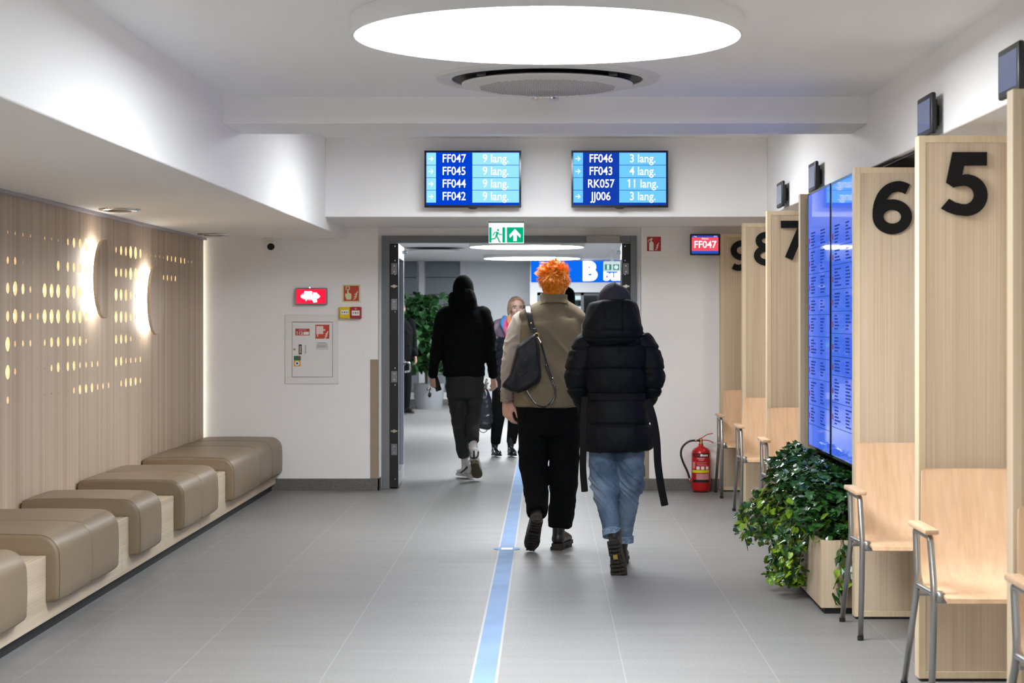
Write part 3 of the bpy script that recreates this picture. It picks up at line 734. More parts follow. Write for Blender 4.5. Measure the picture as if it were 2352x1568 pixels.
# call-point sign
t = thing('call_point_sign', 'square red and pale green fire alarm sign above the call points', 'sign', (WX(807), SW, WZ(673)))
obj('plate', wrect(NB(), 786, 828, 653, 694, 0, .003), LUM, t)
obj('red_field', wrect(NB(), 789.5, 824.5, 656, 691, .003, .0036), SIGN_RED, t)
b = NB(); T = lambda u, v, q: Vector((WX(u), SW - .0036 - q, WZ(v)))
poly(b, [(792.5, 678), (794, 673), (797.5, 675), (797.5, 664), (800.5, 664), (801, 672), (807, 674.5), (807.5, 682), (806, 688), (796.5, 688)], T, .0005)
for (u0, u1, v0, v1) in ((794, 796, 657.5, 665.5), (801.5, 803.5, 657.5, 665.5), (796, 801.5, 657.5, 659.2)): poly(b, [(u0, v0), (u1, v0), (u1, v1), (u0, v1)], T, .0005)
obj('hand_symbol', b, LUM, t); obj('flame_symbol', flames(NB(), 812, 680, 11, 18, .0036), LUM, t)
def callpoint(x0, x1, col, label, frame):
    t = thing('call_point', label, 'call point', (WX((x0 + x1) / 2), SW, WZ(718)), 'manual call points beside the cabinet')
    obj('body', wrect(NB(), x0, x1, 704.5, 731.5, 0, .055, .006), col, t, 40)
    obj('front_glass', wrect(NB(), x0 + 3.5, x1 - 3.5, 713 if frame else 712, 724.5 if frame else 722, .055, .057, .001), SIGN_WHITE, t, 40)
    b = NB(); m = (x0 + x1) / 2; T = lambda u, v, q: Vector((WX(u), SW - .057 - q, WZ(v))); v0 = 718.5 if frame else 717
    poly(b, [(m + 1.6 * math.cos(R(k * 30)), v0 + 1.6 * math.sin(R(k * 30))) for k in range(12)], T, .0005)
    for s in (-1, 1): poly(b, [(m + s * 3, v0), (m + s * 6.3, v0 - 1.7), (m + s * 6.3, v0 + 1.7)], T, .0005)
    obj('press_mark', b, BLACK_M, t)
    if frame:
        obj('flame_symbol', wrect(NB(), m - 1.8, m + 1.8, 707, 711, .055, .0555), mat('pink_print', (.7, .35, .33), .5), t)
callpoint(781, 805.5, mat('call_point_yellow', (.80, .56, .01), .35), 'yellow manual call point, left one of the pair', False)
callpoint(806, 831, mat('call_point_red', (.42, .02, .03), .35), 'red manual call point, right one of the pair', True)
# hose cabinet
t = thing('hose_cabinet', 'white wall cabinet for the fire hose with red stickers on its door', 'cabinet', (WX(716), SW, WZ(881)))
b = NB(); wrect(b, 655, 778, 722, 739, 0, .012, .002); wrect(b, 655, 778, 866, 881, 0, .012, .002); wrect(b, 655, 671, 739, 866, 0, .012, .002); wrect(b, 764.5, 778, 739, 866, 0, .012, .002)
obj('frame', b, METAL_W, t, 40)
obj('shadow_gap', wrect(NB(), 671, 764.5, 739, 866, 0, .002), mat('dark_gap', (.08, .08, .08), .7), t)
dr = obj('door', wrect(NB(), 671.8, 763.8, 740, 865.2, .002, .014, .0015), METAL_W, t, 40)
o = sub('phone_sticker', wrect(NB(), 679, 711.5, 754.5, 770, .0142, .0147), SIGN_RED, dr); o['label'] = 'red sticker reading 112'
fm = facing(WX(688.2), SW - .0149, WZ(765)); b = flag_ones(text_bm('112', .038, fm, .0002, .001), 2, fm); wrect(b, 697.5, 710, 761.5, 768.5, .0147, .0152)
joinbm(b, text_bm('V: gaisras, kvieskite', .013, facing(WX(695), SW - .0149, WZ(757.5)), .0002, xs=.62)); joinbm(b, text_bm('v', .018, facing(WX(695.2), SW - .0149, WZ(765.5)), .0002))
sub('sticker_print', b, SIGN_WHITE, dr)
sub('hose_sticker', wrect(NB(), 725, 757, 745.5, 777.5, .0142, .0147), mat('sticker_orange_red', (.62, .06, .03), .5), dr)
b = NB(); wrect(b, 727, 743, 748.5, 767, .0147, .0152); wrect(b, 729, 731, 766, 773, .0147, .0152); wrect(b, 743, 747.5, 756, 759, .0147, .0152); flames(b, 745.5, 770, 10, 16, .0147)
sub('hose_symbol', b, mat('sticker_pink_white', (.85, .70, .66), .5), dr)
b = NB(); wrect(b, 727, 754, 786, 803, .0142, .0146)
sub('paper_notice', b, mat('paper_notice', (.66, .66, .64), .7), dr)
b = NB(); wrect(b, 731, 749, 786.6, 788.2, .0146, .0149)
for k in range(5): wrect(b, 728, 752 - (k % 3) * 2, 791 + k * 1.5, 791.7 + k * 1.5, .0146, .0149)
sub('notice_print', b, mat('grey_print', (.32, .32, .32), .7), dr)
sub('lock', cyl(NB(), (WX(677), SW - .013, WZ(802)), (WX(677), SW - .022, WZ(802)), .009, n=20), mat('brass_lock', (.45, .36, .22), .3, 1), dr, 40)
b = NB(); wrect(b, 687, 693.5, 791, 813, .013, .02, .001)
sub('handle_frame', b, BLACK, dr); sub('handle', wrect(NB(), 688.6, 692, 794, 811, .02, .024, .001), STEEL, dr)
q = text_bm('Gaisrinis', .02, Matrix.Translation((WX(702), SW - .0149, WZ(802))) @ Matrix.Rotation(R(90), 4, 'X') @ Matrix.Rotation(R(90), 4, 'Z'), .0002); sub('vertical_print', q, mat('dark_print', (.06, .06, .06), .6), dr)
sub('green_label', wrect(NB(), 675.5, 691.5, 817, 827, .0142, .0147), mat('green_label', (.02, .13, .07), .5), dr)
sub('orange_label', wrect(NB(), 675, 691, 827, 841, .0142, .0147), mat('orange_label', (.78, .42, .02), .5), dr)
T = lambda u, v, q: Vector((WX(u), SW - .0147 - q, WZ(v)))
sub('round_mark', poly(NB(), [(683 + 5.3 * math.cos(R(k * 15)), 834 + 5.3 * math.sin(R(k * 15))) for k in range(24)], T, .0004), SIGN_WHITE, dr)
T2 = lambda u, v, q: Vector((WX(u), SW - .0151 - q, WZ(v)))
sub('round_centre', poly(NB(), [(683 + 2.5 * math.cos(R(k * 15)), 834 + 2.5 * math.sin(R(k * 15))) for k in range(24)], T2, .0004), mat('blue_print', (.01, .05, .30), .5), dr)
sub('red_mark', wrect(NB(), 685.5, 689.5, 818.3, 821.5, .0147, .0151), SIGN_RED, dr)
# extinguisher sign
t = thing('extinguisher_sign', 'small red fire extinguisher sign right of the doorway', 'sign', (WX(1502), SW, WZ(560)))
obj('plate', wrect(NB(), 1486, 1518, 543.5, 576.5, 0, .003), mat('sign_red_dark', (.45, .02, .025), .5), t)
b = NB(); T = lambda u, v, q: Vector((WX(u), SW - .003 - q, WZ(v)))
poly(b, [(1491, 575), (1491, 558), (1492.5, 555.5), (1494.5, 554.5), (1494.5, 551.5), (1490.5, 552), (1488.5, 556.5), (1488, 556), (1489.5, 550.5), (1494, 548.5), (1496, 546), (1499.5, 548), (1497.5, 550), (1497.5, 554.5), (1499.5, 555.5), (1501, 558), (1501, 575)], T, .0005)
obj('extinguisher_symbol', b, SIGN_WHITE, t); obj('flame_symbol', flames(NB(), 1505.5, 567, 8.5, 16, .003), SIGN_WHITE, t)
# dome camera under the dropped ceiling
cx_, cd = px(622, DW - .09), DW - .09
t = thing('security_camera', 'small white camera with a black lens at the top of the back wall', 'security camera', (cx_, cd, ZS))
obj('mount', lathe(NB(), [(0, -.0005), (.052, -.0005), (.05, -.016), (.035, -.024), (0, -.024)], (cx_ - .01, cd, ZS)), PLAST_W, t, 40)
obj('body', ellipsoid(NB(), (cx_, cd, ZS - .05), .042, .042, .04), PLAST_W, t, 180)
v = Vector((.12, -.8, -.42)).normalized(); c = Vector((cx_, cd, ZS - .05))
obj('barrel', cyl(NB(), c, c + v * .056, .036, .036, 28), PLAST_W, t, 40)
obj('lens', cyl(NB(), c + v * .05, c + v * .06, .032, .030, 28), mat('lens_black', (.005, .005, .006), .15), t, 40)
# exit sign hanging in front of the doorway
d = 15.0; s = FPX / d
x0, x1 = px(1122, d), px(1204, d)
t = thing('exit_sign', 'lit green and white emergency exit sign hanging over the doorway', 'sign', ((x0 + x1) / 2, d, ZH))
obj('ceiling_bracket', bx(x0 + .01, x1 - .01, d - .02, d + .02, pz(510, d), ZH - .0005), METAL_W, t)
obj('top_bar', bx(x0, x1, d - .022, d + .022, pz(512, d), pz(507.5, d), .002, 1), STEEL, t)
obj('lit_panel', bx(x0 + .002, x1 - .002, d - .007, d + .007, pz(558.5, d), pz(512, d)), emis('exit_panel', (.92, 1, .97), .85), t)
T = lambda u, v, q: Vector((px(u, d), d - .0072 - q, pz(v, d))); gp = []
b = NB()
def rc(b, u0, u1, v0, v1): poly(b, [(u0, v0), (u1, v0), (u1, v1), (u0, v1)], T, .0006)
rc(b, 1123.5, 1129, 522, 557); rc(b, 1154, 1160, 522, 557)
poly(b, [(1144 + 2.4 * math.cos(R(k * 30)), 528.5 + 2.4 * math.sin(R(k * 30))) for k in range(12)], T, .0006)
for path, w in (([(1142.5, 532.5), (1140.5, 542)], 5), ([(1142, 533), (1136, 534), (1132.5, 541)], 2.2), ([(1143, 533), (1147, 538.5), (1153, 538.5)], 2.2), ([(1140, 542), (1145, 548.5), (1147, 555.5), (1150, 555.5)], 2.8), ([(1140, 542), (1136.5, 548), (1129, 549), (1126.5, 553)], 2.8)):
    band(b, path, w, T, .0006)
obj('running_figure', b, GREENP, t)
obj('arrow_field', (lambda b: (rc(b, 1164.5, 1202, 522, 557), b)[1])(NB()), GREENP, t)
T = lambda u, v, q: Vector((px(u, d), d - .0079 - q, pz(v, d)))
obj('arrow', poly(NB(), [(1183, 525.5), (1196, 539.5), (1195, 546.5), (1187, 538.5), (1187, 553.5), (1179, 553.5), (1179, 538.5), (1171, 546.5), (1170, 539.5)], T, .0006), LITW, t)
# fire extinguisher on the floor
ed = FPX * EYE / (1129.5 - VY) ; ed = min(ed, DW - .13); ex = px(1610, ed); s = FPX / ed
t = thing('fire_extinguisher', 'red fire extinguisher with a black hose standing by the back wall', 'fire extinguisher', (ex, ed, 0))
r = .079
obj('cylinder', lathe(NB(), [(0, .004), (r - .02, .004), (r - .012, .008), (r, .03), (r, .315), (r - .004, .34), (r - .02, .362), (.03, .378), (.021, .383), (.019, .402), (0, .402)], (ex, ed, 0), n=48), RED, t, 60)
obj('base_ring', lathe(NB(), [(0, 0), (r - .014, 0), (r - .012, .012), (0, .012)], (ex, ed, 0)), BLACK, t, 40)
obj('valve', lathe(NB(), [(0, .402), (.015, .402), (.015, .425), (.011, .43), (.011, .446), (0, .446)], (ex, ed, 0), n=24), mat('brass', (.55, .38, .12), .3, 1), t, 40)
for nm, P in (('carry_handle', [(-.014, .428), (.02, .432), (.065, .428), (.103, .410)]), ('squeeze_lever', [(-.018, .440), (.015, .455), (.05, .477), (.096, .487)])):
    obj(nm, limb(NB(), [(ex + u, ed, v) for u, v in P], [(.004, .013)] * 4, 10, 5, ref=(0, 0, 1)), RED, t, 180)
obj('hose', limb(NB(), [(ex + u, ed - .02, v) for u, v in ((-.012, .428), (-.05, .430), (-.105, .420), (-.155, .375), (-.168, .315), (-.150, .25), (-.115, .175), (-.096, .115))], [.0088] * 8, 14, 6), BLACK, t, 180)
b = cyl(NB(), (ex - .052, ed - .02, .430), (ex - .036, ed - .02, .430), .011, n=16); cyl(b, (ex - .096, ed - .02, .118), (ex - .0935, ed - .02, .100), .0105, n=16)
objs('hose_ferrule', b, CHROME, t, 40)
obj('hose_clip', bx(ex - .105, ex - .07, ed - .03, ed + .0, .088, .103, .002, 1), RED, t)
def wrap(b, a0, a1, z0, z1, rr, n=14):
    q = [[Vector((ex + rr * math.sin(R(a0 + (a1 - a0) * i / n)), ed - rr * math.cos(R(a0 + (a1 - a0) * i / n)), z)) for i in range(n + 1)] for z in (z0, z1)]
    v = [[b.verts.new(p) for p in k] for k in q]
    for i in range(n): b.faces.new((v[0][i], v[0][i + 1], v[1][i + 1], v[1][i]))
    return b
lb = obj('label_band', wrap(wrap(NB(), -62, 50, .295, .326, r + .0006), -62, 50, .085, .108, r + .0006), BLACK, t)
sub('maker_print', wrap(wrap(wrap(wrap(NB(), -8, 6, .301, .320, r + .0012), 8, 17, .301, .316, r + .0012), 19, 28, .301, .316, r + .0012), 30, 40, .301, .316, r + .0012), SIGN_WHITE, lb)
sub('maker_print', wrap(NB(), -50, -10, .303, .318, r + .0012), mat('maker_red', (.25, .01, .01), .5), lb)
obj('yellow_label', wrap(NB(), -66, 54, .165, .187, r + .0006), mat('yellow_label', (.72, .66, .01), .5), t)
b = NB()
for a0, a1, z0, z1 in ((-28, 18, .277, .289), (-18, 14, .266, .273), (-30, 30, .248, .252), (-30, 28, .235, .239), (-24, 36, .226, .230), (-62, -42, .2, .255), (-34, 50, .108, .158)): wrap(b, a0, a1, z0, z1, r + .0006)
obj('instruction_print', b, mat('pale_red_print', (.62, .25, .25), .5), t)
b = NB()
for a0 in (-32, -4, 26): wrap(b, a0, a0 + 20, .192, .218, r + .0006)
objs('pictogram', b, SIGN_WHITE, t)
obj('inspection_tag', wrap(NB(), 58, 88, .275, .315, r + .0008), mat('grey_tag', (.5, .45, .47), .6), t)

# ================================================================ the double door
FD = 16.06
dr1 = struct_root('door_1', (-.3, FD, 0), 'grey steel double door standing open to the hall')
FL, FR, FT = px(895, FD), px(1448, FD), pz(557, FD)
b = bx(-1.40, FL, FD - .03, FD + .13, 0, 2.144, .003, 1); box(b, FR, .757, FD - .03, FD + .13, 0, 2.144, .003, 1); box(b, FL, FR, FD - .03, FD + .13, FT, 2.144, .003, 1)
obj('door_frame', b, GREY_FR, dr1)
def leaf(side):
    hx = FL if side < 0 else FR; s = 1 if side < 0 else -1
    th, ln, zb, zt = .072, .98, .012, FT - .006
    ang = R(1.5) * s; y0 = FD + .02
    def X(u, w, z): # u along leaf into the hall, w across thickness toward the middle
        return Vector((hx + s * w * math.cos(ang) - u * math.sin(ang), y0 + u * math.cos(ang) + s * w * math.sin(ang) * .0, z))
    def lb(b, u0, u1, w0, w1, z0, z1):
        vsx = [[b.verts.new(X(u, w, z)) for u, w in ((u0, w0), (u1, w0), (u1, w1), (u0, w1))] for z in (z0, z1)]
        b.faces.new(vsx[0][::-1]); b.faces.new(vsx[1])
        for i in range(4): j = (i + 1) % 4; b.faces.new((vsx[0][i], vsx[0][j], vsx[1][j], vsx[1][i]))
        return b
    bb = lb(NB(), .012, .10, 0.001, th, zb, zt); lb(bb, ln - .10, ln, .001, th, zb, zt); lb(bb, .10, ln - .10, .001, th, zb, .14); lb(bb, .10, ln - .10, .001, th, zt - .12, zt)
    lf = obj('door_leaf', bb, GREY_LEAF, dr1); lf['label'] = 'left open leaf' if s > 0 else 'right open leaf'
    sub('edge_plate', lb(NB(), 0, .012, 0, th, zb, zt), mat('black_door_edge', (.006, .006, .007), .45), lf)
    sub('glass', lb(NB(), .10, ln - .10, .025, .047, .14, zt - .12), mat('dark_door_glass', (.02, .024, .03), .04, spec=.8), lf)
    hz = [pz(v, FD + .02) for v in (617, 699, 865, 1032)]
    for z in hz:
        q = lb(NB(), -.004, .0, .012, .062, z - .047, z + .047); h = sub('hinge', q, mat('hinge_steel', (.22, .22, .23), .4, 1), lf)
    q = NB()
    for v in (565, 598, 630, 716, 845, 884, 1100):
        z = pz(v, FD); c = X(-.001, .045, z); cyl(q, c + Vector((0, .001, 0)), c - Vector((0, .003, 0)), .0045, n=10)
    for z in hz:
        for dz in (-.025, .025): c = X(-.004, .037, z + dz); cyl(q, c + Vector((0, .001, 0)), c - Vector((0, .003, 0)), .005, n=10)
    subs('screw', q, CHROME, lf)
    q = NB()
    for v in (657, 990):
        z = pz(v, FD); c = X(0, .036, z); cyl(q, c, c - Vector((0, .006, 0)), .014, n=16); box(q, c.x - .028, c.x + .028, c.y - .004, c.y, z - .006, z + .006)
    subs('dog_bolt', q, mat('bolt_brass', (.52, .47, .36), .3, 1), lf)
    hz_ = 1.02; u = ln - .07
    q = straight([X(u, th, hz_ + .03), X(u, th + .055, hz_ + .03), X(u, th + .06, hz_ - .05), X(u, th + .01, hz_ - .055)], .009, bend=.02)
    sub('handle', q, CHROME, lf, 180)
    q = NB(); cyl(q, X(u, th - .001, hz_ + .03), X(u, th + .012, hz_ + .03), .026, n=20); sub('handle_rose', q, STEEL, lf, 40)
    q = NB(); c = X(ln - .12, th, zt - .045); e = X(ln - .12, th + .035, zt - .045); cyl(q, c, e, .016, n=18); sub('door_stop_knob', q, CHROME, lf, 40)
leaf(-1); leaf(1)
obj('door_closer', bx(px(1347, 15.98), px(1424, 15.98), FD - .075, FD - .03, pz(556, 15.98), pz(540, 15.98), .004, 1), mat('closer_grey', (.36, .35, .34), .4), dr1)

# ================================================================ the hall beyond
HW = mat('hall_paint', (.62, .64, .67), .7)
struct('ceiling', bx(-8, 8, 16.3, 42, HALL_Z, HALL_Z + .2), mat('hall_ceiling', (.74, .75, .77), .8), 'white hall ceiling beyond the door')
struct('wall_hall', bx(-8, -.27, HALL_D, HALL_D + .2, 0, HALL_Z), HW, 'grey far wall of the hall')
struct('wall_hall', bx(-8.2, -8, 16.3, 42, 0, HALL_Z), WHITE); struct('wall_hall', bx(8, 8.2, 16.3, 42, 0, HALL_Z), WHITE); struct('wall_hall', bx(-8, 8, 41.8, 42, 0, HALL_Z), HW)
struct('baseboard_hall', bx(-8, -.27, HALL_D - .015, HALL_D, 0, .1), STONE)
# roller shutters with pale posts on the far wall
def FX(x): return px(x, HALL_D)
def FZ(y): return pz(y, HALL_D)
PANG = mat('shutter_grey', (.20, .225, .25), .5)
for x0, x1, lab in ((860, 957, 'grey sectional panel on the far hall wall, left of the pale post'), (978, 1055, 'grey sectional panel on the far hall wall, right of the pale post')):
    t = thing('wall_panel', lab, 'wall panel', ((FX(x0) + FX(x1)) / 2, HALL_D, 1.0), 'grey sectional panels on the far hall wall')
    zs = [HALL_Z - .005, FZ(637), FZ(676), FZ(720), FZ(764), FZ(810), FZ(860), FZ(900)]
    b = NB()
    for a, c in zip(zs, zs[1:]): box(b, FX(x0), FX(x1), HALL_D - .02, HALL_D - .0005, c + .008, a - .008)
    obj('slat', b, PANG, t); obj('backing', bx(FX(x0), FX(x1), HALL_D - .012, HALL_D - .0004, zs[-1], zs[0]), mat('shutter_joint', (.06, .07, .08), .6), t)
POST = mat('pale_post', (.62, .63, .68), .5)
for x0, x1, lab in ((962, 974, 'pale post between the grey panels of the far hall wall'), (1057, 1070, 'pale post at the right end of the grey panels on the far hall wall')):
    b = bx(FX(x0), FX(x1), HALL_D - .05, HALL_D - .0005, .1, HALL_Z - .002, .004, 1)
    tag(obj('wall_post', b, POST), lab, 'post', 'pale posts on the far hall wall')
for d, lab in ((24.5, 'round hall ceiling lamp, the nearer of the two beyond the door'), (29.06, 'round hall ceiling lamp, the farther of the two beyond the door'), (17.9, 'added round hall ceiling lamp, unseen behind the door lintel')):  # the last one is unseen, placed to light the approaching person from the front
    round_lamp(px(1210 if d < 27 else 1222, d) if d > 20 else -.2, d, HALL_Z, .745, .05, LAMP_HALL if d > 20 else LAMP_HALL * .6, lab, 'round hall ceiling lamps', (.93, .97, 1))
round_lamp(-4.5, 24, HALL_Z, .745, .05, LAMP_HALL, 'added round hall ceiling lamp, unseen far to the left of the doorway', 'round hall ceiling lamps', (.93, .97, 1))  # unseen lamp, added to brighten the hall from the left
round_lamp(4.5, 26, HALL_Z, .745, .05, LAMP_HALL, 'added round hall ceiling lamp, unseen far to the right of the doorway', 'round hall ceiling lamps', (.93, .97, 1))  # its added counterpart on the right, also out of view
hx, hd = px(998, 25.6), 25.6
t = thing('air_conditioner', 'round cassette air conditioner in the hall ceiling beyond the door', 'air conditioner', (hx, hd, HALL_Z))
obj('surround', lathe(NB(), [(.40, -.0005), (.50, -.0005), (.49, -.014), (.42, -.018), (.40, -.0005)], (hx, hd, HALL_Z), n=60), AC, t, 40)
obj('throat', lathe(NB(), [(0, -.001), (.40, -.001), (.40, -.016), (0, -.016)], (hx, hd, HALL_Z), n=60), MC['dark_throat'], t)
obj('grille_disc', lathe(NB(), [(0, -.04), (.34, -.04), (.35, -.05), (.25, -.064), (0, -.07)], (hx, hd, HALL_Z), n=60), AC, t, 40)
# blue lit sign over the shop front
sd = 31.0; SX0, SX1 = px(1220, sd), 2.2
t = thing('shop_sign', 'long lit blue sign with a white letter B in the hall', 'sign', ((SX0 + SX1) / 2, sd, pz(648, sd)))
p = obj('light_box', bx(SX0, SX1, sd, sd + .2, pz(648, sd), pz(600, sd)), emis('sign_blue', (.003, .125, .72), 1.0), t)
obj('letter', text_bm('B', .40, facing(px(1354, sd), sd - .004, pz(624.5, sd)), .003, .026), emis('sign_letter', (1, 1, 1), 2.2), t)
q = text_bm('bufetas', .225, facing(px(1386, sd), sd - .004, pz(633, sd)), .003, .011, 'LEFT'); joinbm(q, text_bm('IS', .17, facing(px(1422, sd), sd - .004, pz(613, sd)), .003, .011, 'LEFT'))
obj('lettering', q, MC['sign_letter'], t)
struct('trim_5', bx(SX0, 8, sd + .0, sd + .3, pz(671, sd), pz(648.5, sd)), HW, 'pale band under the blue sign')
struct('trim_6', bx(SX0, 8, sd + .02, sd + .3, pz(599.5, sd), HALL_Z), HW)
struct('trim_7', bx(SX0 - .02, SX0 + .1, sd + .02, HALL_D + .1, 0, HALL_Z), HW)
# glazed front below, room behind it
wf = struct_root('window_1', (1, sd + .1, 0), 'glazed shop front under the blue sign')
zt = pz(671, sd); b = NB()
for x in (SX0 + .1, .55, 1.35, 2.2): box(b, x, x + .05, sd + .08, sd + .13, 0, zt)
box(b, SX0 + .1, 2.25, sd + .08, sd + .13, 0, .08); box(b, SX0 + .1, 2.25, sd + .08, sd + .13, zt - .05, zt)
obj('window_frame', b, mat('dark_aluminium', (.11, .12, .13), .4, .5), wf)
gl = mat('shop_glass', (.75, .85, .86), .02, trans=1.0); 
obj('pane', bx(SX0 + .15, 2.2, sd + .1, sd + .108, .08, zt - .05), gl, wf)
struct('wall_shop', bx(SX0 - .02, 8, 36, 36.2, 0, HALL_Z), mat('shop_back', (.10, .13, .135), .6), 'dark back wall inside the glazed shop')
for x0, x1, y0, y1, lab in ((1312, 1336, 679, 688, 'upper pale light strip inside the glazed shop'), (1312, 1337, 704, 713, 'lower pale light strip inside the glazed shop')):
    d = 35.8; t = thing('strip_light', lab, 'lamp', (px(1324, d), d, pz((y0 + y1) / 2, d)), 'pale light strips in the glazed shop')
    obj('housing', bx(px(x0, d) - .02, px(x1, d) + .02, d + .02, d + .199, pz(y1, d) - .02, pz(y0, d) + .02), METAL_W, t)
    obj('diffuser', bx(px(x0, d), px(x1, d), d + .01, d + .02, pz(y1, d), pz(y0, d)), emis('strip_pale', (.75, .9, .95), 1.0), t)
# exit sign hanging in the hall
d = 26.5; x0, x1 = px(1386, d), px(1426, d)
t = thing('exit_sign', 'distant rounded exit sign hanging in the hall before the blue sign', 'sign', ((x0 + x1) / 2, d, pz(601, d)))
obj('ceiling_bracket', bx((x0 + x1) / 2 - .02, (x0 + x1) / 2 + .02, d - .02, d + .02, pz(601, d), HALL_Z - .0005), METAL_W, t)
obj('lit_panel', bx(x0, x1, d - .03, d + .03, pz(624, d), pz(600, d), .012, 2), emis('far_exit_panel', (.62, .75, .78), .8), t)
obj('green_field', box(bx(px(1389, d), px(1404, d), d - .032, d - .03, pz(620, d), pz(607, d)), px(1408, d), px(1422, d), d - .032, d - .03, pz(620, d), pz(607, d)), emis('far_exit_green', (.02, .22, .14), 1), t)
b = NB(); ellipsoid(b, (px(1415, d), d - .032, pz(613.5, d)), .03, .004, .028); box(b, px(1394, d), px(1399, d), d - .034, d - .03, pz(619, d), pz(608, d))
obj('symbol', b, emis('far_exit_white', (.6, .7, .7), 1), t)
t = thing('smoke_detector', 'small white detector on the hall ceiling right of the round lamps', 'smoke detector', (px(1400, 22), 22, HALL_Z))
obj('body', lathe(NB(), [(0, -.0005), (.055, -.0005), (.05, -.03), (.02, -.045), (0, -.045)], (px(1400, 22), 22, HALL_Z)), PLAST_W, t, 60)
# potted tree in the hall
pd = 30.6; ptx = px(985, pd)
t = thing('potted_tree', 'leafy green tree in a round grey pot in the hall', 'potted plant', (ptx, pd, 0))
obj('pot', lathe(NB(), [(0, 0), (.21, 0), (.24, .2), (.245, .41), (.225, .41), (.22, .37), (0, .37)], (ptx, pd, 0), n=40), mat('grey_pot', (.27, .28, .30), .5), t, 40)
b = NB(); rr = random.Random(11)
for k in range(6):
    a = rr.uniform(0, 6.28); limb(b, [(ptx + .04 * math.cos(a), pd + .04 * math.sin(a), .36), (ptx + .08 * math.cos(a), pd + .08 * math.sin(a), .8), (ptx + .3 * math.cos(a), pd + .2 * math.sin(a), 1.35)], [.02, .016, .006], 8, 4)
obj('stem', b, mat('bark', (.10, .07, .045), .8), t, 180)
def leaf_bm(b, c, rotm, L_, W_, lobes=False, fold=.25):
    if lobes: out = [(0, -.05), (.28, -.12), (.52, .02), (.36, .22), (.62, .42), (.30, .48), (.16, .70), (0, 1.0)]
    else: out = [(0, 0), (.24, -.08), (.44, .08), (.50, .30), (.40, .55), (.20, .82), (0, 1.0)]
    mid = [b.verts.new(c + rotm @ Vector((0, v * L_, 0))) for u, v in ((0, out[0][1]), (0, .35), (0, 1.0))]
    for s in (-1, 1):
        vs_ = [b.verts.new(c + rotm @ Vector((s * u * W_, v * L_, abs(u) * W_ * fold - .18 * L_ * v * v))) for u, v in out[1:-1]]
        f = [mid[0]] + vs_ + [mid[2], mid[1]]
        b.faces.new(f if s > 0 else f[::-1])
def rnd_rot(rr, droop=0):
    return (Matrix.Rotation(rr.uniform(0, 6.28), 3, 'Z') @ Matrix.Rotation(R(rr.uniform(-50, 20) - droop), 3, 'X') @ Matrix.Rotation(R(rr.uniform(-35, 35)), 3, 'Y'))
b = NB()
for k in range(620):
    u = rr.random(); z = .62 + 1.2 * u; w = .36 if u > .35 else .28
    c = Vector((ptx + rr.gauss(0, w * .55) - .12 * (u > .5), pd + rr.gauss(0, .2), z + rr.gauss(0, .04)))
    if c.x > ptx + .40 or c.y > HALL_D - .2: continue
    leaf_bm(b, c, rnd_rot(rr, 20), rr.uniform(.10, .17), rr.uniform(.10, .14))
obj('foliage', b, mat('tree_leaf', (.018, .085, .018), .5, var=.55, vscale=6), t)
# ================================================================ planter with ivy
PX0, PX1, PY0, PY1, PZ = 1.333, 1.79, 9.215, 10.93, .358
t = thing('planter', 'long ash planter box with trailing ivy under the tall screens', 'planter', ((PX0 + PX1) / 2, (PY0 + PY1) / 2, 0))
b = NB(); w = .02
box(b, PX0, PX1, PY0, PY0 + w, .03, PZ, .001, 1); box(b, PX0, PX1, PY1 - w, PY1, .03, PZ, .001, 1); box(b, PX0, PX0 + w, PY0 + w, PY1 - w, .03, PZ, .001, 1); box(b, PX1 - w, PX1, PY0 + w, PY1 - w, .03, PZ, .001, 1)
obj('box', b, OAK, t)
obj('plinth', bx(PX0 + .02, PX1 - .02, PY0 + .02, PY1 - .02, 0, .03), BLACK_M, t)
obj('soil', bx(PX0 + w, PX1 - w, PY0 + w, PY1 - w, .03, PZ - .04), mat('soil', (.02, .014, .009), .9, bump=.5, bscale=60), t)
rr = random.Random(21)
ivy, lime, fern, stem, moss = NB(), NB(), NB(), NB(), NB()
def put(bmx, c, sz, lobes, droop=0, wid=.95):
    leaf_bm(bmx, c, rnd_rot(rr, droop), sz, sz * wid, lobes)
# mound over the box
for k in range(2300):
    u = rr.random(); y = PY0 + .03 + (PY1 - PY0 - .04) * rr.random()
    xx = PX0 - .06 + (PX1 - PX0 - .02) * (rr.random() ** .9)
    far = (y - PY0) / (PY1 - PY0)
    top = .20 + .20 * math.sin(min(1, max(0, (xx - PX0 + .14) / .34)) * 1.57) + .06 * far - .10 * max(0, .10 - far) / .10
    z = PZ - .06 + top * (1 - .55 * rr.random() ** 1.6)
    if xx > 1.44: z = min(z, .655)
    put(ivy, Vector((xx, y, z)), rr.uniform(.040, .066), rr.random() < .6)
for k in range(420):
    c = Vector((rr.uniform(PX0 + .02, PX1 - .1), PY0 + .015 + .22 * rr.random(), PZ + rr.uniform(-.03, .16)))
    lm = rr.random() < .12; put(lime if lm else ivy, c, rr.uniform(.040, .062), (not lm) and rr.random() < .5, 10)
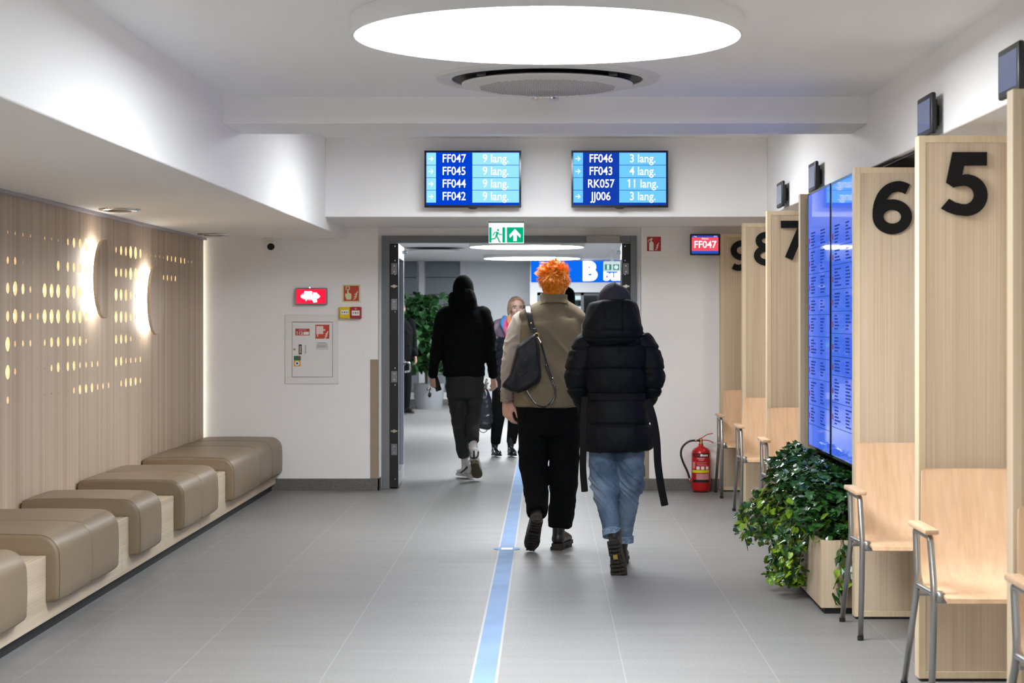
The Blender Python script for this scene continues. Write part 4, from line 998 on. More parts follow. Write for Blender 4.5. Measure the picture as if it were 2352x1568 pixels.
# overhang on the corridor side: strands
def strand(p0, vel, n, mix, step=.036, drop=.0075, size=(.032, .052), zmin=.06):
    p = Vector(p0); v = Vector(vel); pts = [p.copy()]
    for i in range(n):
        v.z -= drop * (1 + i * .12); v += Vector((rr.gauss(0, .004), rr.gauss(0, .006), rr.gauss(0, .003)))
        if v.length > step: v *= step / v.length
        if p.z + v.z < zmin: v.z = abs(v.z) * .2
        p = p + v
        if p.z < PZ + .02 and p.x > PX0 - .012: p.x = PX0 - .014 - rr.random() * .02
        pts.append(p.copy())
        for q in range(2):
            c = p + Vector((rr.gauss(0, .014), rr.gauss(0, .016), rr.gauss(0, .012)))
            if c.z < PZ + .02: c.x = min(c.x, PX0 - .012)
            lm = rr.random() < mix * (i / n) ** .6
            put(lime if lm else ivy, c, rr.uniform(*size), (not lm) and rr.random() < .5, 25, .82 if lm else .95)
    if len(pts) > 2: limb(stem, pts, [.0022] * len(pts), 5, 1)
for k in range(38):
    y = rr.uniform(9.45, 10.75); strand((PX0 + .05, y, PZ + rr.uniform(.03, .22)), (-.030, rr.gauss(0, .008), rr.uniform(-.004, .016)), rr.randint(5, 11), .45)
for k in range(12):
    y = rr.uniform(9.7, 10.1); strand((PX0 + .03, y, PZ + rr.uniform(.0, .08)), (-.024, rr.gauss(0, .006), .004), rr.randint(11, 16), .75, drop=.010, zmin=.09)
for k in range(12):
    y = rr.uniform(10.2, 10.75); strand((PX0 + .03, y, PZ + rr.uniform(.05, .15)), (-.032, rr.gauss(0, .006), .016), rr.randint(10, 13), .65, drop=.0038, step=.034, zmin=.2)
# one strand over the end that faces the camera
p = Vector((1.425, PY0 - .02, PZ + .01)); pts = [p.copy()]
for i in range(11):
    p = p + Vector((rr.gauss(0, .007), rr.gauss(-.001, .003), -.024)); p.y = min(p.y, PY0 - .014); pts.append(p.copy())
    for q in range(2): put(lime if rr.random() < .2 else ivy, p + Vector((rr.gauss(0, .018), -.012, rr.gauss(0, .01))), rr.uniform(.045, .065), rr.random() < .3, 30)
limb(stem, pts, [.0022] * len(pts), 5, 1)
# ferns near the backing board
for k in range(26):
    c = Vector((rr.uniform(1.52, 1.72), rr.uniform(PY0 + .1, PY1 - .2), PZ + rr.uniform(.08, .16))); a = rr.uniform(0, 6.28); l = rr.uniform(.16, .27)
    dirv = Vector((math.cos(a) * .5, math.sin(a) * .7, 1)).normalized(); pts = [c + dirv * l * i / 9 + Vector((math.cos(a), math.sin(a), -.6)) * .05 * (i / 9) ** 2 for i in range(10)]
    pts = [Vector((min(q.x, 1.77), max(q.y, PY0 + .03), q.z)) for q in pts]
    limb(stem, pts, [.0015] * 10, 4, 1)
    sd_ = dirv.cross(Vector((math.cos(a + .6), math.sin(a + .6), .1))).normalized()
    for i, q in enumerate(pts[2:]):
        for s in (-1, 1):
            ln = .042 * (1 - i / 9) + .012; e = q + (sd_ * s * ln + dirv * ln * .5); n2 = dirv * .006
            f = [fern.verts.new(q - n2), fern.verts.new(e), fern.verts.new(q + n2)]; fern.faces.new(f)
IVY = mat('ivy_leaf', (.026, .088, .020), .26, spec=.6, var=.75, vscale=22); LIME = mat('young_vine_leaf', (.17, .30, .018), .3, spec=.5, var=.5, vscale=25)
o = obj('ivy_foliage', ivy, IVY, t); o['kind'] = 'stuff'
o = obj('young_vine_foliage', lime, LIME, t); o['kind'] = 'stuff'; o['label'] = 'bright lime young leaves'
o = obj('fern_frond', fern, mat('fern', (.012, .085, .02), .5), t); o['kind'] = 'stuff'
o = obj('stem', stem, mat('vine_stem', (.09, .07, .02), .6), t); o['kind'] = 'stuff'
# ================================================================ people
def hand(bm, wrist, d, palm, thumb, L_=.185, curl=(25, 35, 25), spread=1.0, curls=None):
    """d: direction of the fingers, palm: where the palm faces, thumb: side of the thumb"""
    d = Vector(d).normalized(); palm = Vector(palm); palm = (palm - d * palm.dot(d)).normalized(); thumb = Vector(thumb); thumb = (thumb - d * thumb.dot(d) - palm * thumb.dot(palm)).normalized()
    w = Vector(wrist); k = L_ / .185
    limb(bm, [w - d * .02 * k, w + d * .02 * k, w + d * .055 * k, w + d * .092 * k], [(.027 * k, .021 * k), (.033 * k, .018 * k), (.040 * k, .016 * k), (.040 * k, .013 * k)], 16, 4, ref=thumb)
    tips = []
    for i, (off, ln, rad) in enumerate(((.029, .070, .0085), (.010, .079, .009), (-.010, .073, .0085), (-.028, .057, .0075))):
        base = w + d * (.088 - .004 * abs(i - 1)) * k + thumb * off * k
        dd = (d + thumb * (.10 - .08 * i) * spread).normalized(); P = [base - dd * .012 * k, base]; p = base; ang = 0
        cc = curls[i] if curls else curl
        for seg, c in zip((.45, .31, .24), cc):
            ang += R(c); u = dd * math.cos(ang) + palm * math.sin(ang); p = p + u * ln * seg * k; P.append(p)
        limb(bm, P, [rad * 1.02 * k, rad * 1.08 * k, rad * k, rad * .93 * k, rad * .78 * k], 10, 4, ref=thumb); tips.append(p)
    b0 = w + d * .022 * k + thumb * .026 * k + palm * .004
    u1 = (d * .75 + thumb * .62 + palm * .25).normalized(); u2 = (d * .92 + thumb * .2 + palm * .32).normalized(); u3 = (d * .95 - thumb * .05 + palm * .3).normalized()
    P = [b0 - u1 * .012 * k, b0 + u1 * .028 * k, b0 + u1 * .028 * k + u2 * .034 * k, b0 + u1 * .028 * k + u2 * .034 * k + u3 * .028 * k]
    limb(bm, P, [.015 * k, .0135 * k, .0105 * k, .0088 * k], 10, 4, ref=palm)
    return tips
def frame(fwd, tilt=0):
    f = Vector(fwd).normalized(); r = f.cross(Vector((0, 0, 1))).normalized(); u = r.cross(f)
    return Matrix((r, f, u)).transposed()     # columns: right, forward, up
def head(bm, c, Rm, k=1.0, ears=True):
    """skull, jaw, nose, ears; c: middle of the head (eye height), 0.225 m tall"""
    P = lambda x, y, z: Vector(c) + Rm @ (Vector((x, y, z)) * k)
    E = lambda x, y, z, a, b2, c2: ellipsoid(bm, P(x, y, z), a * k, b2 * k, c2 * k, Rm, 24, 16)
    E(0, -.012, .025, .076, .096, .090); E(0, .022, -.035, .060, .066, .080); E(0, .055, -.085, .030, .028, .026)
    E(0, .070, .022, .052, .022, .012)                       # brow
    for s in (-1, 1):
        E(s * .037, .058, -.030, .026, .026, .024)           # cheek
        if ears: E(s * .078, -.006, -.012, .010, .020, .032)
    limb(bm, [P(0, .082, .012), P(0, .098, -.014), P(0, .103, -.032)], [.008 * k, .011 * k, .015 * k], 10, 4)
    E(0, .086, -.037, .019, .014, .009); E(0, .084, -.062, .024, .012, .011)
def face_parts(par, c, Rm, k=1.0, lip=(.45, .14, .13)):
    P = lambda x, y, z: Vector(c) + Rm @ (Vector((x, y, z)) * k)
    b = NB()
    for s in (-1, 1): ellipsoid(b, P(s * .031, .0785, 0), .014 * k, .009 * k, .0075 * k, Rm)
    objs('eye', b, mat('eye_white', (.36, .33, .31), .25), par, 180)
    b = NB()
    for s in (-1, 1): ellipsoid(b, P(s * .031, .0855, 0), .0065 * k, .004 * k, .0065 * k, Rm)
    objs('iris', b, mat('iris', (.05, .07, .09), .1), par, 180)
    b = NB()
    for s in (-1, 1): limb(b, [P(s * .015, .090, .019), P(s * .032, .089, .024), P(s * .050, .076, .019)], [(.003 * k, .003 * k)] * 3, 6, 4)
    objs('eyebrow', b, mat('eyebrow', (.12, .08, .05), .8), par, 180)
    b = NB(); ellipsoid(b, P(0, .0935, -.060), .021 * k, .006 * k, .0045 * k, Rm); ellipsoid(b, P(0, .0925, -.067), .018 * k, .006 * k, .005 * k, Rm)
    obj('lips', b, mat('lips_%g' % lip[0], lip, .4), par, 180)
def nz3(c, s): return noise.noise(Vector((c.x * s[0], c.y * s[1], c.z * s[2])))
def wrinkle(amp, s=(9, 9, 9), s2=None, a2=0):
    def f(c, n):
        v = max(0, 1 - abs(nz3(c, s)) * 2.6) ** 1.5 * amp - amp * .3
        if s2: v += nz3(c, s2) * a2
        return v
    return f
def skeleton(bm, j, k=1.0, shod=True):
    """thin limbs and trunk joined up; clothes go over it"""
    V = {a: Vector(q) for a, q in j.items()}
    pel = (V['hipL'] + V['hipR']) / 2; ch = (V['shL'] + V['shR']) / 2
    limb(bm, [pel - Vector((0, 0, .04)), pel + (ch - pel) * .35, pel + (ch - pel) * .75, ch + Vector((0, 0, -.02)), ch + (V['neck'] - ch) * .6], [(.13 * k, .09 * k), (.115 * k, .085 * k), (.145 * k, .10 * k), (.135 * k, .075 * k), (.06 * k, .055 * k)], 20, 4)
    limb(bm, [ch + (V['neck'] - ch) * .2, V['neck'], V['neck'] + (V['head'] - V['neck']) * .6], [(.060 * k, .056 * k), (.054 * k, .054 * k), (.052 * k, .054 * k)], 16, 4)
    if shod:      # boots and trousers carry the ankles
        for s in 'LR': V['an' + s] = V['kn' + s] * .45 + V['an' + s] * .55
    for s in 'LR':
        limb(bm, [V['sh' + s], (V['sh' + s] + V['el' + s]) / 2, V['el' + s], (V['el' + s] * .6 + V['wr' + s] * .4), V['wr' + s]], [.042 * k, .038 * k, .033 * k, .033 * k, .025 * k], 14, 4)
        limb(bm, [V['hip' + s], (V['hip' + s] + V['kn' + s]) / 2, V['kn' + s], V['kn' + s] * .65 + V['an' + s] * .35, V['an' + s]], [.070 * k, .058 * k, .042 * k, .040 * k, .028 * k], 14, 4)
def boot_frame(heel, toe, roll=0, up=(0, 0, 1)):
    """local frame of a shoe: origin under the heel, +y toward the toe, +z up out of the sole"""
    f = (Vector(toe) - Vector(heel)).normalized(); u = Vector(up); u = (u - f * u.dot(f)).normalized(); r = f.cross(u)
    M = Matrix((r, f, u)).transposed(); return M @ Matrix.Rotation(R(roll), 3, 'Y')
FOOT = [(-.030, .0), (-.036, .03), (-.034, .09), (-.040, .15), (-.047, .195), (-.044, .235), (-.030, .268), (-.008, .284), (.014, .280), (.034, .258), (.044, .222), (.045, .18), (.036, .13), (.032, .08), (.035, .03), (.030, .0), (.016, -.012), (-.016, -.012)]
def shoe(par, heel, toe, shin, L_, mats, side=1, kind='boot', shaft=.17, shaft_r=.052, tread=True, roll=0, up=(0, 0, 1)):
    k = L_ / .296; Rm = boot_frame(heel, toe, roll, up); O = Vector(heel)
    P = lambda x, y, z: O + Rm @ Vector((x * side * k, y * k, z * k))
    sole_t = .030 if kind == 'boot' else .034
    ub = NB(); shin = Vector(shin)
    ank = P(0, .045, .10)
    limb(ub, [P(0, .035, sole_t + .028), P(0, .09, sole_t + .036), P(-.002, .15, sole_t + .028), P(-.003, .21, sole_t + .018), P(0, .255, sole_t + .012)], [(.041 * k, .042 * k), (.041 * k, .044 * k), (.046 * k, .037 * k), (.046 * k, .030 * k), (.031 * k, .022 * k)], 18, 4, ref=Rm @ Vector((1, 0, 0)))
    limb(ub, [P(0, .04, sole_t + .02), ank, ank + (shin - ank).normalized() * shaft * .55, ank + (shin - ank).normalized() * shaft], [(.036 * k, .044 * k), (.037 * k, .044 * k), (shaft_r * .85, shaft_r * .95), (shaft_r, shaft_r * 1.05)], 18, 4, ref=Rm @ Vector((1, 0, 0)), round_ends=True)
    u = fuse('boot' if kind == 'boot' else 'shoe', ub, .006, 6, None, mats[0], par)
    def slab(z0, z1, y0=-9, y1=9, grow=1.0):
        b = NB(); pts = [(x * grow, y) for x, y in FOOT if y0 <= y <= y1]
        q = [[b.verts.new(P(x, y, z)) for x, y in pts] for z in (z0, z1)]
        b.faces.new(q[0][::-1]); b.faces.new(q[1]); n = len(pts)
        for i in range(n): jx = (i + 1) % n; b.faces.new((q[0][i], q[0][jx], q[1][jx], q[1][i]))
        return b
    s = slab(.012, sole_t + .002, grow=1.04); s2 = slab(.002, .013, y1=.075, grow=1.02)
    joinbm(s, s2)
    if tread:
        for y in [i * .0235 for i in range(0, 12)]:
            if .072 < y < .10: continue
            wv = .036 if y < .12 else .041 - max(0, y - .20) * .25
            for sx in (-1, 1):
                for (a, c) in ((.004, .46), (.54, 1.0)):
                    x0_, x1_ = sx * wv * a, sx * wv * c
                    vv = [s.verts.new(P(x, yy, z)) for z in (-.006 if y > .09 else -.007, .013) for x, yy in ((x0_, y - .008 + (.004 if c < .5 else 0)), (x1_, y - .008 - (.0 if c < .5 else .003)), (x1_, y + .007), (x0_, y + .008))]
                    s.faces.new(vv[:4]); s.faces.new(vv[4:])
                    for i in range(4): jx = (i + 1) % 4; s.faces.new((vv[i], vv[jx], vv[4 + jx], vv[4 + i]))
    sub('sole', s, mats[1], u)
    return u, P
BOOT = mat('black_boot_leather', (.012, .010, .009), .38, bump=.2, bscale=160); SOLE = mat('dark_rubber_sole', (.022, .018, .015), .7)
def ribbon(pts, w, th=.004, ref=(1, 0, 0), bm=None, k=5, power=4): return limb(bm or NB(), pts, [(w, th)] * len(pts), 12, k, ref=ref, power=power)

# ---------------------------------------------------------------- person in the olive vest with orange hair
D1 = 11.82
def a1(x, y, dd=0): return at(x, y, D1 + dd)
p1 = thing('person', 'person with spiky orange hair in an olive vest and black trousers, seen walking away', 'person', (a1(1258, 1200).x, D1, 0))
j = dict(head=a1(1276, 648, .01), neck=a1(1273, 690), shL=a1(1214, 738, .02), shR=a1(1314, 742, .02), elL=a1(1172, 845, -.02), wrL=a1(1164, 916, .03), elR=a1(1343, 850, 0), wrR=a1(1343, 930, .03),
         hipL=a1(1232, 955), hipR=a1(1292, 955), knL=a1(1226, 1078, .02), knR=a1(1296, 1085, .03), anL=a1(1234, 1178, -.18), anR=a1(1286, 1220, .02), toeL=a1(1226, 1248, -.12), toeR=a1(1290, 1250, .2))
body = NB(); skeleton(body, j)
RH = frame((.30, 1, -.02)); head(body, j['head'], RH, .99)
hand(body, j['wrL'] + Vector((0, 0, .0)), (.05, .06, -1), (.72, .70, 0), (.72, -.66, .1), .208, (18, 32, 26), curls=[(14, 26, 20), (22, 36, 28), (28, 42, 30), (34, 44, 32)])
o = fuse('body', body, .0055, 5, None, SKIN, p1)
face_parts(p1, j['head'], RH, .99)
# hair: cap plus spiky tufts
HC = j['head']
def hair_cap(c, Rm, k, low=-.085):
    b = NB(); P = lambda x, y, z: Vector(c) + Rm @ (Vector((x, y, z)) * k)
    ellipsoid(b, P(0, -.018, .035), .088 * k, .104 * k, .093 * k, Rm); ellipsoid(b, P(0, -.052, -.02), .076 * k, .060 * k, .082 * k, Rm)
    return b
HAIR1 = mat('orange_hair', (.90, .245, .010), .42, spec=.4, var=.35, vscale=60)
hp = fuse('hair', hair_cap(HC, RH, 1.0), .007, 3, None, HAIR1, p1)
b = NB(); rr = random.Random(4)
def lock(n_, ln, flow, count, spread, wd0):
    base = Vector((n_.x * .078, -.018 + n_.y * .103, .026 + n_.z * (.095 if n_.z > 0 else .108)))
    if n_.z < 0: base.x *= .95; base.y -= .012
    tip = base + flow * ln + n_ * ln * .15
    for q in range(count):
        j0 = Vector((rr.gauss(0, spread), rr.gauss(0, spread), rr.gauss(0, spread))); q0 = base + j0 - n_ * .004
        q2 = tip + j0 * .30 + flow * rr.uniform(-.25, .22) * ln; q1 = (q0 + q2) / 2 + n_ * ln * .20 + j0 * .25
        sdv = flow.cross(n_); sdv = sdv.normalized() if sdv.length > .01 else Vector((1, 0, 0)); wd_ = wd0 * rr.uniform(.7, 1.25)
        L0 = HC + RH @ q0; L1 = HC + RH @ q1; L2 = HC + RH @ q2; S = RH @ sdv * wd_; nn = RH @ n_ * wd_ * .6
        r0 = [b.verts.new(L0 + S), b.verts.new(L0 - S), b.verts.new(L0 + nn)]; r1 = [b.verts.new(L1 + S * .8), b.verts.new(L1 - S * .8), b.verts.new(L1 + nn)]; tp = b.verts.new(L2)
        for i in range(3): jx = (i + 1) % 3; b.faces.new((r0[i], r0[jx], r1[jx], r1[i])); b.faces.new((r1[i], r1[jx], tp))
for k in range(640):
    th = rr.uniform(0, 2 * math.pi); ph = math.acos(rr.uniform(-.78, 1)); n_ = Vector((math.sin(ph) * math.cos(th), math.sin(ph) * math.sin(th), math.cos(ph)))
    if n_.y > .5 and n_.z < .5: continue
    if n_.z < -.2 and n_.y > .15: continue
    if n_.z > .15:            # long messy top, swept up and sideways
        flow = Vector((n_.x * .7 + .7 * math.sin(4 * n_.x + 3 * n_.z), n_.y * .3 - .1, (.30 if n_.z < .7 else .05) - .3 * math.sin(6 * n_.x))) + Vector((rr.gauss(0, .25), rr.gauss(0, .25), rr.gauss(0, .22)))
        lock(n_, rr.uniform(.024, .044), flow.normalized(), 11, .006, .0020)
    elif n_.z > -.25:         # sides and crown back fall outward and down
        flow = Vector((n_.x * .55 + .5 * math.sin(5 * n_.x) + rr.gauss(0, .25), n_.y * .3, -.75 + rr.gauss(0, .25)))
        lock(n_, rr.uniform(.026, .044), flow.normalized(), 10, .006, .0020)
    else:                     # short tapered nape
        flow = Vector((n_.x * .15 - n_.x * .35 + rr.gauss(0, .15), n_.y * .15, -1)); lock(n_, rr.uniform(.016, .028), flow.normalized(), 8, .006, .0022)
o = sub('hair_tuft', b, [HAIR1], hp); o['kind'] = 'stuff'
# sweater sleeves with ribbed cuffs
KNIT = mat('beige_knit', (.36, .30, .245), .85, bump=.5, bscale=380, sheen=.3)
b = NB()
limb(b, [a1(1208, 726, .03), a1(1196, 746, .02), a1(1183, 790, .0), a1(1175, 845, -.015), a1(1169, 885, .0), a1(1164.5, 914, .02)], [(.058, .052), (.068, .066), (.069, .070), (.066, .066), (.052, .055), (.043, .045)], 20, 5)
limb(b, [a1(1320, 730, .03), a1(1332, 750, .02), a1(1342, 800, 0), a1(1345, 850, 0), a1(1345, 890, .01), a1(1344, 924, .02)], [(.055, .05), (.062, .062), (.062, .064), (.058, .06), (.05, .05), (.042, .045)], 20, 5)
limb(b, [a1(1273, 700), a1(1272, 682, .0)], [(.070, .068), (.069, .067)], 20, 3)
o = fuse('sweater', b, .007, 6, wrinkle(.006, (10, 10, 16)), KNIT, p1)
b = NB(); limb(b, [a1(1165.5, 903, .012), a1(1163.8, 921, .026)], [(.044, .046), (.040, .042)], 24, 4, round_ends=False); obj('cuff', b, mat('beige_rib', (.32, .265, .215), .9, bump=.4, bscale=250), p1, 60)
# vest
VEST = mat('olive_vest', (.19, .155, .098), .85, spec=.15, bump=.15, bscale=300, var=.05, vscale=5)
b = NB()
def zr(x0, x1, y, dep, dy=0): # ring across the trunk from photo extents
    return (a1((x0 + x1) / 2, y, dy), ((x1 - x0) / 2 * D1 / FPX, dep))
T1 = [zr(1179, 1331, 931, .165), zr(1180, 1331, 905, .166), zr(1183, 1334, 860, .158), zr(1186, 1337, 810, .152, .01), zr(1190, 1338, 770, .150, .01), zr(1194, 1338, 742, .142, .01), zr(1205, 1327, 722, .118, .005), zr(1232, 1310, 704, .085), zr(1244, 1301, 692, .076), zr(1246, 1300, 684, .074)]
limb(b, [q[0] for q in T1], [q[1] for q in T1], 32, 4, power=2.35)
limb(b, [a1(1210, 726, .0), a1(1228, 717, .0), a1(1260, 704)], [(.055, .070), (.055, .075), (.06, .07)], 16, 4, ref=(0, 0, 1))
limb(b, [a1(1330, 730, .0), a1(1312, 718, .0), a1(1285, 704)], [(.050, .070), (.055, .075), (.06, .07)], 16, 4, ref=(0, 0, 1))
def vest_d(c, n):
    u, w = c.x + c.z, c.x - c.z; k = max(0, -n.y)
    fold = max(0, 1 - abs(noise.noise(Vector((u * 5.2, 3.1, w * .9)))) * 3.2) ** 1.4
    v = (.016 * fold - .003) * k * min(1, max(0, (1.40 - c.z) / .12)) + .0045 * nz3(c, (6, 6, 5)) + .002 * nz3(c, (18, 18, 18))
    return v
o = fuse('vest', b, .0075, 7, vest_d, VEST, p1)
b = NB(); limb(b, [a1(1273, 697, -.006), a1(1273, 687, -.005), a1(1274, 674, -.006)], [(.096, .088), (.084, .080), (.080, .079)], 28, 4, ref=(1, 0, -.06), round_ends=False)
sub('collar', b, VEST, o, 60)
b = NB(); limb(b, [a1(1237, 703, -.045), a1(1248, 696, -.082), a1(1273, 694, -.098), a1(1298, 696, -.080), a1(1309, 704, -.04)], [.0022] * 5, 6, 5); sub('collar_seam', b, mat('olive_seam', (.12, .10, .06), .9), o)
# trousers
TROU = mat('black_trousers', (.0035, .0035, .0037), .95, spec=.12)
b = NB()
limb(b, [a1(1258, 905), a1(1258, 935), a1(1260, 965), a1(1261, 995)], [(.185, .135), (.195, .145), (.188, .145), (.165, .14)], 28, 4, power=2.3)
limb(b, [a1(1226, 950), a1(1225, 1000), a1(1225, 1060, .02), a1(1229, 1105, -.02), a1(1233, 1150, -.12), a1(1234, 1178, -.19)], [(.105, .12), (.098, .11), (.090, .10), (.083, .09), (.068, .078), (.062, .075)], 20, 5)
limb(b, [a1(1294, 950), a1(1296, 1000), a1(1297, 1060, .02), a1(1294, 1120, .03), a1(1290, 1170, .03), a1(1287, 1210, .03)], [(.105, .12), (.098, .11), (.092, .10), (.086, .095), (.080, .09), (.077, .09)], 20, 5, round_ends=False)
fuse('trousers', b, .009, 6, wrinkle(.008, (8, 8, 11)), TROU, p1)
# boots: right one planted, left one pushing off with the sole showing
hr = Vector((a1(1278, 1258).x, D1 - .045, .008)); shoe(p1, hr, hr + Vector((.075, .26, 0)), a1(1287, 1180), .30, (BOOT, SOLE), 1, shaft=.16, shaft_r=.055)
hl = at(1233, 1198, D1 - .30); tl = at(1221, 1250, D1 - .155); shoe(p1, hl, tl + (tl - hl) * .6, a1(1231, 1120, .03), .30, (BOOT, SOLE), -1, shaft=.17, shaft_r=.055, up=(0, 1, .5))
# shoulder bag
BAGM = mat('black_bag_leather', (.0045, .0045, .005), .5, spec=.32, bump=.25, bscale=90)
DB = -.215
bag = thing('handbag', 'slouchy black leather bag slung over the shoulder of the person with orange hair', 'bag', a1(1200, 900, DB))
def bagp(x, y, dd=0): return at(x, y, D1 + DB + dd)
b = NB(); out = [(1230, 764), (1237, 790), (1241, 835), (1243.5, 865), (1238, 878), (1222, 886), (1207, 895), (1190, 904.5), (1172, 901), (1156, 890), (1152.5, 887), (1157, 879), (1172, 860), (1180, 830), (1186, 800), (1191, 792), (1205, 782), (1218, 772)]
cxb, cyb = 1205, 850; layers = []
for f, w in ((.86, -.058), (.95, -.048), (1.0, -.022), (1.0, .022), (.95, .046), (.86, .055)):
    layers.append([bagp(cxb + (x - cxb) * f, cyb + (y - cyb) * f, w) for x, y in out])
loft(b, layers)
def bag_d(c, n): return .010 * nz3(c, (9, 9, 6)) + .004 * nz3(c, (22, 22, 14))
o = fuse('bag_body', b, .006, 5, bag_d, BAGM, bag)
b = NB(); limb(b, [bagp(1156, 886, -.050), bagp(1176, 876, -.060), bagp(1196, 864, -.063), bagp(1211, 852, -.062)], [.0035] * 4, 8, 4); limb(b, [bagp(1232, 775, -.045), bagp(1231, 810, -.057), bagp(1230, 850, -.062)], [.0035] * 3, 8, 4)
sub('seam', b, BLACK_M, o)
STRAP = mat('strap_leather', (.012, .012, .013), .25, spec=.6)
b = ribbon([a1(1207, 712, .08), a1(1210, 700, .02), a1(1212, 703, -.06), a1(1214, 716, -.135), a1(1219, 740, -.175), a1(1225, 760, -.195)], .019, .004)
obj('shoulder_strap', b, STRAP, bag, 60)
b = ribbon([a1(1227, 755, -.20), a1(1231, 772, -.218)], .013, .004); obj('strap_tab', b, STRAP, bag, 60)
b = NB(); c = bagp(1233, 770, -.03)
for i in range(24):
    q0, q1 = [c + Vector((.013 * math.cos(2 * math.pi * v / 24), 0, .013 * math.sin(2 * math.pi * v / 24))) for v in (i, i + 1)]; cyl(b, q0, q1, .0028, n=8, cap=False)
obj('ring', b, mat('brass', (0, 0, 0)), bag, 180)
o = obj('stud', ellipsoid(NB(), a1(1220, 743, -.18), .0055, .004, .009), mat('gold', (.75, .48, .2), .25, 1), bag, 180)
b = cyl(NB(), bagp(1236, 775, -.032), bagp(1241, 784, -.035), .004, n=10); ellipsoid(b, bagp(1241.5, 786, -.036), .007, .006, .007); obj('clasp', b, CHROME, bag, 60)
b = ribbon([bagp(1242, 786, -.03), bagp(1250, 815, -.005), bagp(1260, 848, .0), bagp(1268, 872, .0), bagp(1274, 890, -.005), bagp(1274.5, 908, -.005), bagp(1266, 924, -.01), bagp(1250, 934, -.015), bagp(1232, 928, -.02), bagp(1218, 911, -.01), bagp(1207, 892, .0)], .006, .0028, ref=(1, 0, .6)); obj('long_strap', b, STRAP, bag, 60)
b = ribbon([bagp(1254, 838, -.006), bagp(1261, 855, -.006), bagp(1267, 870, -.004)], .0085, .004, ref=(1, 0, .4)); obj('strap_loop', b, STRAP, bag, 60)
obj('rivet', ellipsoid(NB(), bagp(1269, 868, -.008), .004, .003, .004), CHROME, bag, 180)

# ---------------------------------------------------------------- person in the black puffer coat and jeans
D2 = 10.85
def a2(x, y, dd=0): return at(x, y, D2 + dd)
p2 = thing('person', 'person in a black hooded puffer coat and blue jeans, seen walking away on the right', 'person', (a2(1415, 1200).x, D2, 0))
j = dict(head=a2(1411, 694, .02), neck=a2(1411, 738), shL=a2(1358, 786), shR=a2(1464, 786), elL=a2(1324, 865, -.02), wrL=a2(1340, 925, .13), elR=a2(1500, 862, -.02), wrR=a2(1484, 922, .13),
         hipL=a2(1388, 985), hipR=a2(1444, 985), knL=a2(1394, 1110, .04), knR=a2(1447, 1105, .05), anL=a2(1404, 1225, -.1), anR=a2(1434, 1245, .14), toeL=a2(1420, 1318, -.3), toeR=a2(1436, 1272, .3))
body = NB(); skeleton(body, j, .9); RH = frame((-.12, 1, 0)); head(body, j['head'], RH, .93)
for s, dv in (('L', (.3, 1, -.5)), ('R', (-.3, 1, -.5))): hand(body, j['wr' + s], dv, (0, 0, 1) if 0 else (1 if s == 'L' else -1, 0, 0), (0, .4, 1), .165)
fuse('body', body, .0065, 4, None, SKIN, p2); face_parts(p2, j['head'], RH, .93)
# inner hood
HOODM = mat('navy_jersey_hood', (.030, .028, .040), .85, spec=.2, bump=.2, bscale=250)
b = NB(); s2 = D2 / FPX
limb(b, [a2(1411, 712, .0), a2(1410, 692, .0), a2(1410, 672, .005), a2(1409, 658, .01), a2(1409, 651, .012)], [(.100, .115), (.098, .118), (.086, .108), (.052, .08), (.022, .04)], 28, 5)
o = fuse('inner_hood', b, .006, 6, lambda c, n: .006 * math.exp(-((c.x - a2(1410, 0).x) / .010) ** 2) * max(0, n.z + .2) + .004 * nz3(c, (9, 9, 14)), HOODM, p2)
# coat
COAT = mat('black_puffer', (.0022, .0024, .0038), .7, spec=.2, bump=.15, bscale=120)
def zr2(x0, x1, y, dep, dy=0): return (a2((x0 + x1) / 2, y, dy), ((x1 - x0) / 2 * s2, dep))
b = NB()
T2_ = [zr2(1340, 1499, 1030, .175), zr2(1339, 1499, 1005, .178), zr2(1343, 1495, 975, .172), zr2(1347, 1487, 940, .158), zr2(1352, 1479, 910, .140), zr2(1346, 1484, 880, .150), zr2(1341, 1488, 845, .160), zr2(1341, 1488, 810, .155), zr2(1350, 1480, 782, .135), zr2(1372, 1455, 758, .10)]
limb(b, [q[0] for q in T2_], [q[1] for q in T2_], 36, 4, power=2.4); limb(b, [a2(1348, 792), a2(1378, 772), a2(1410, 765), a2(1442, 772), a2(1474, 792)], [.062, .072, .075, .072, .062], 18, 4)
seamsz = [pz(790, D2), pz(846, D2), pz(906, D2), pz(972, D2)]
def coat_d(c, n):
    v = 0
    for z in seamsz: v -= .013 * math.exp(-((c.z - z) / .007) ** 2)
    for a, e in zip(seamsz, seamsz[1:] + [pz(1036, D2)]):
        if e < c.z < a: v += .010 * math.sin(math.pi * (a - c.z) / (a - e))
    v += .005 * nz3(c, (16, 16, 9)) + .004 * nz3(c, (30, 30, 22))
    dzb = abs(c.z - seamsz[2]); v += .007 * nz3(c, (38, 38, 5)) * math.exp(-(dzb / .07) ** 2)
    return v
coat = fuse('coat', b, .0075, 4, coat_d, COAT, p2)
b = NB()
limb(b, [a2(1360, 782), a2(1345, 800, -.01), a2(1331, 835, -.02), a2(1326, 870, -.02), a2(1330, 900, .03), a2(1342, 928, .10)], [(.075, .085), (.078, .085), (.078, .082), (.072, .078), (.060, .066), (.050, .055)], 22, 5)
limb(b, [a2(1466, 782), a2(1480, 800, -.01), a2(1494, 835, -.02), a2(1498.5, 868, -.02), a2(1494, 898, .03), a2(1482, 926, .10)], [(.075, .085), (.078, .085), (.078, .082), (.072, .078), (.060, .066), (.050, .055)], 22, 5)
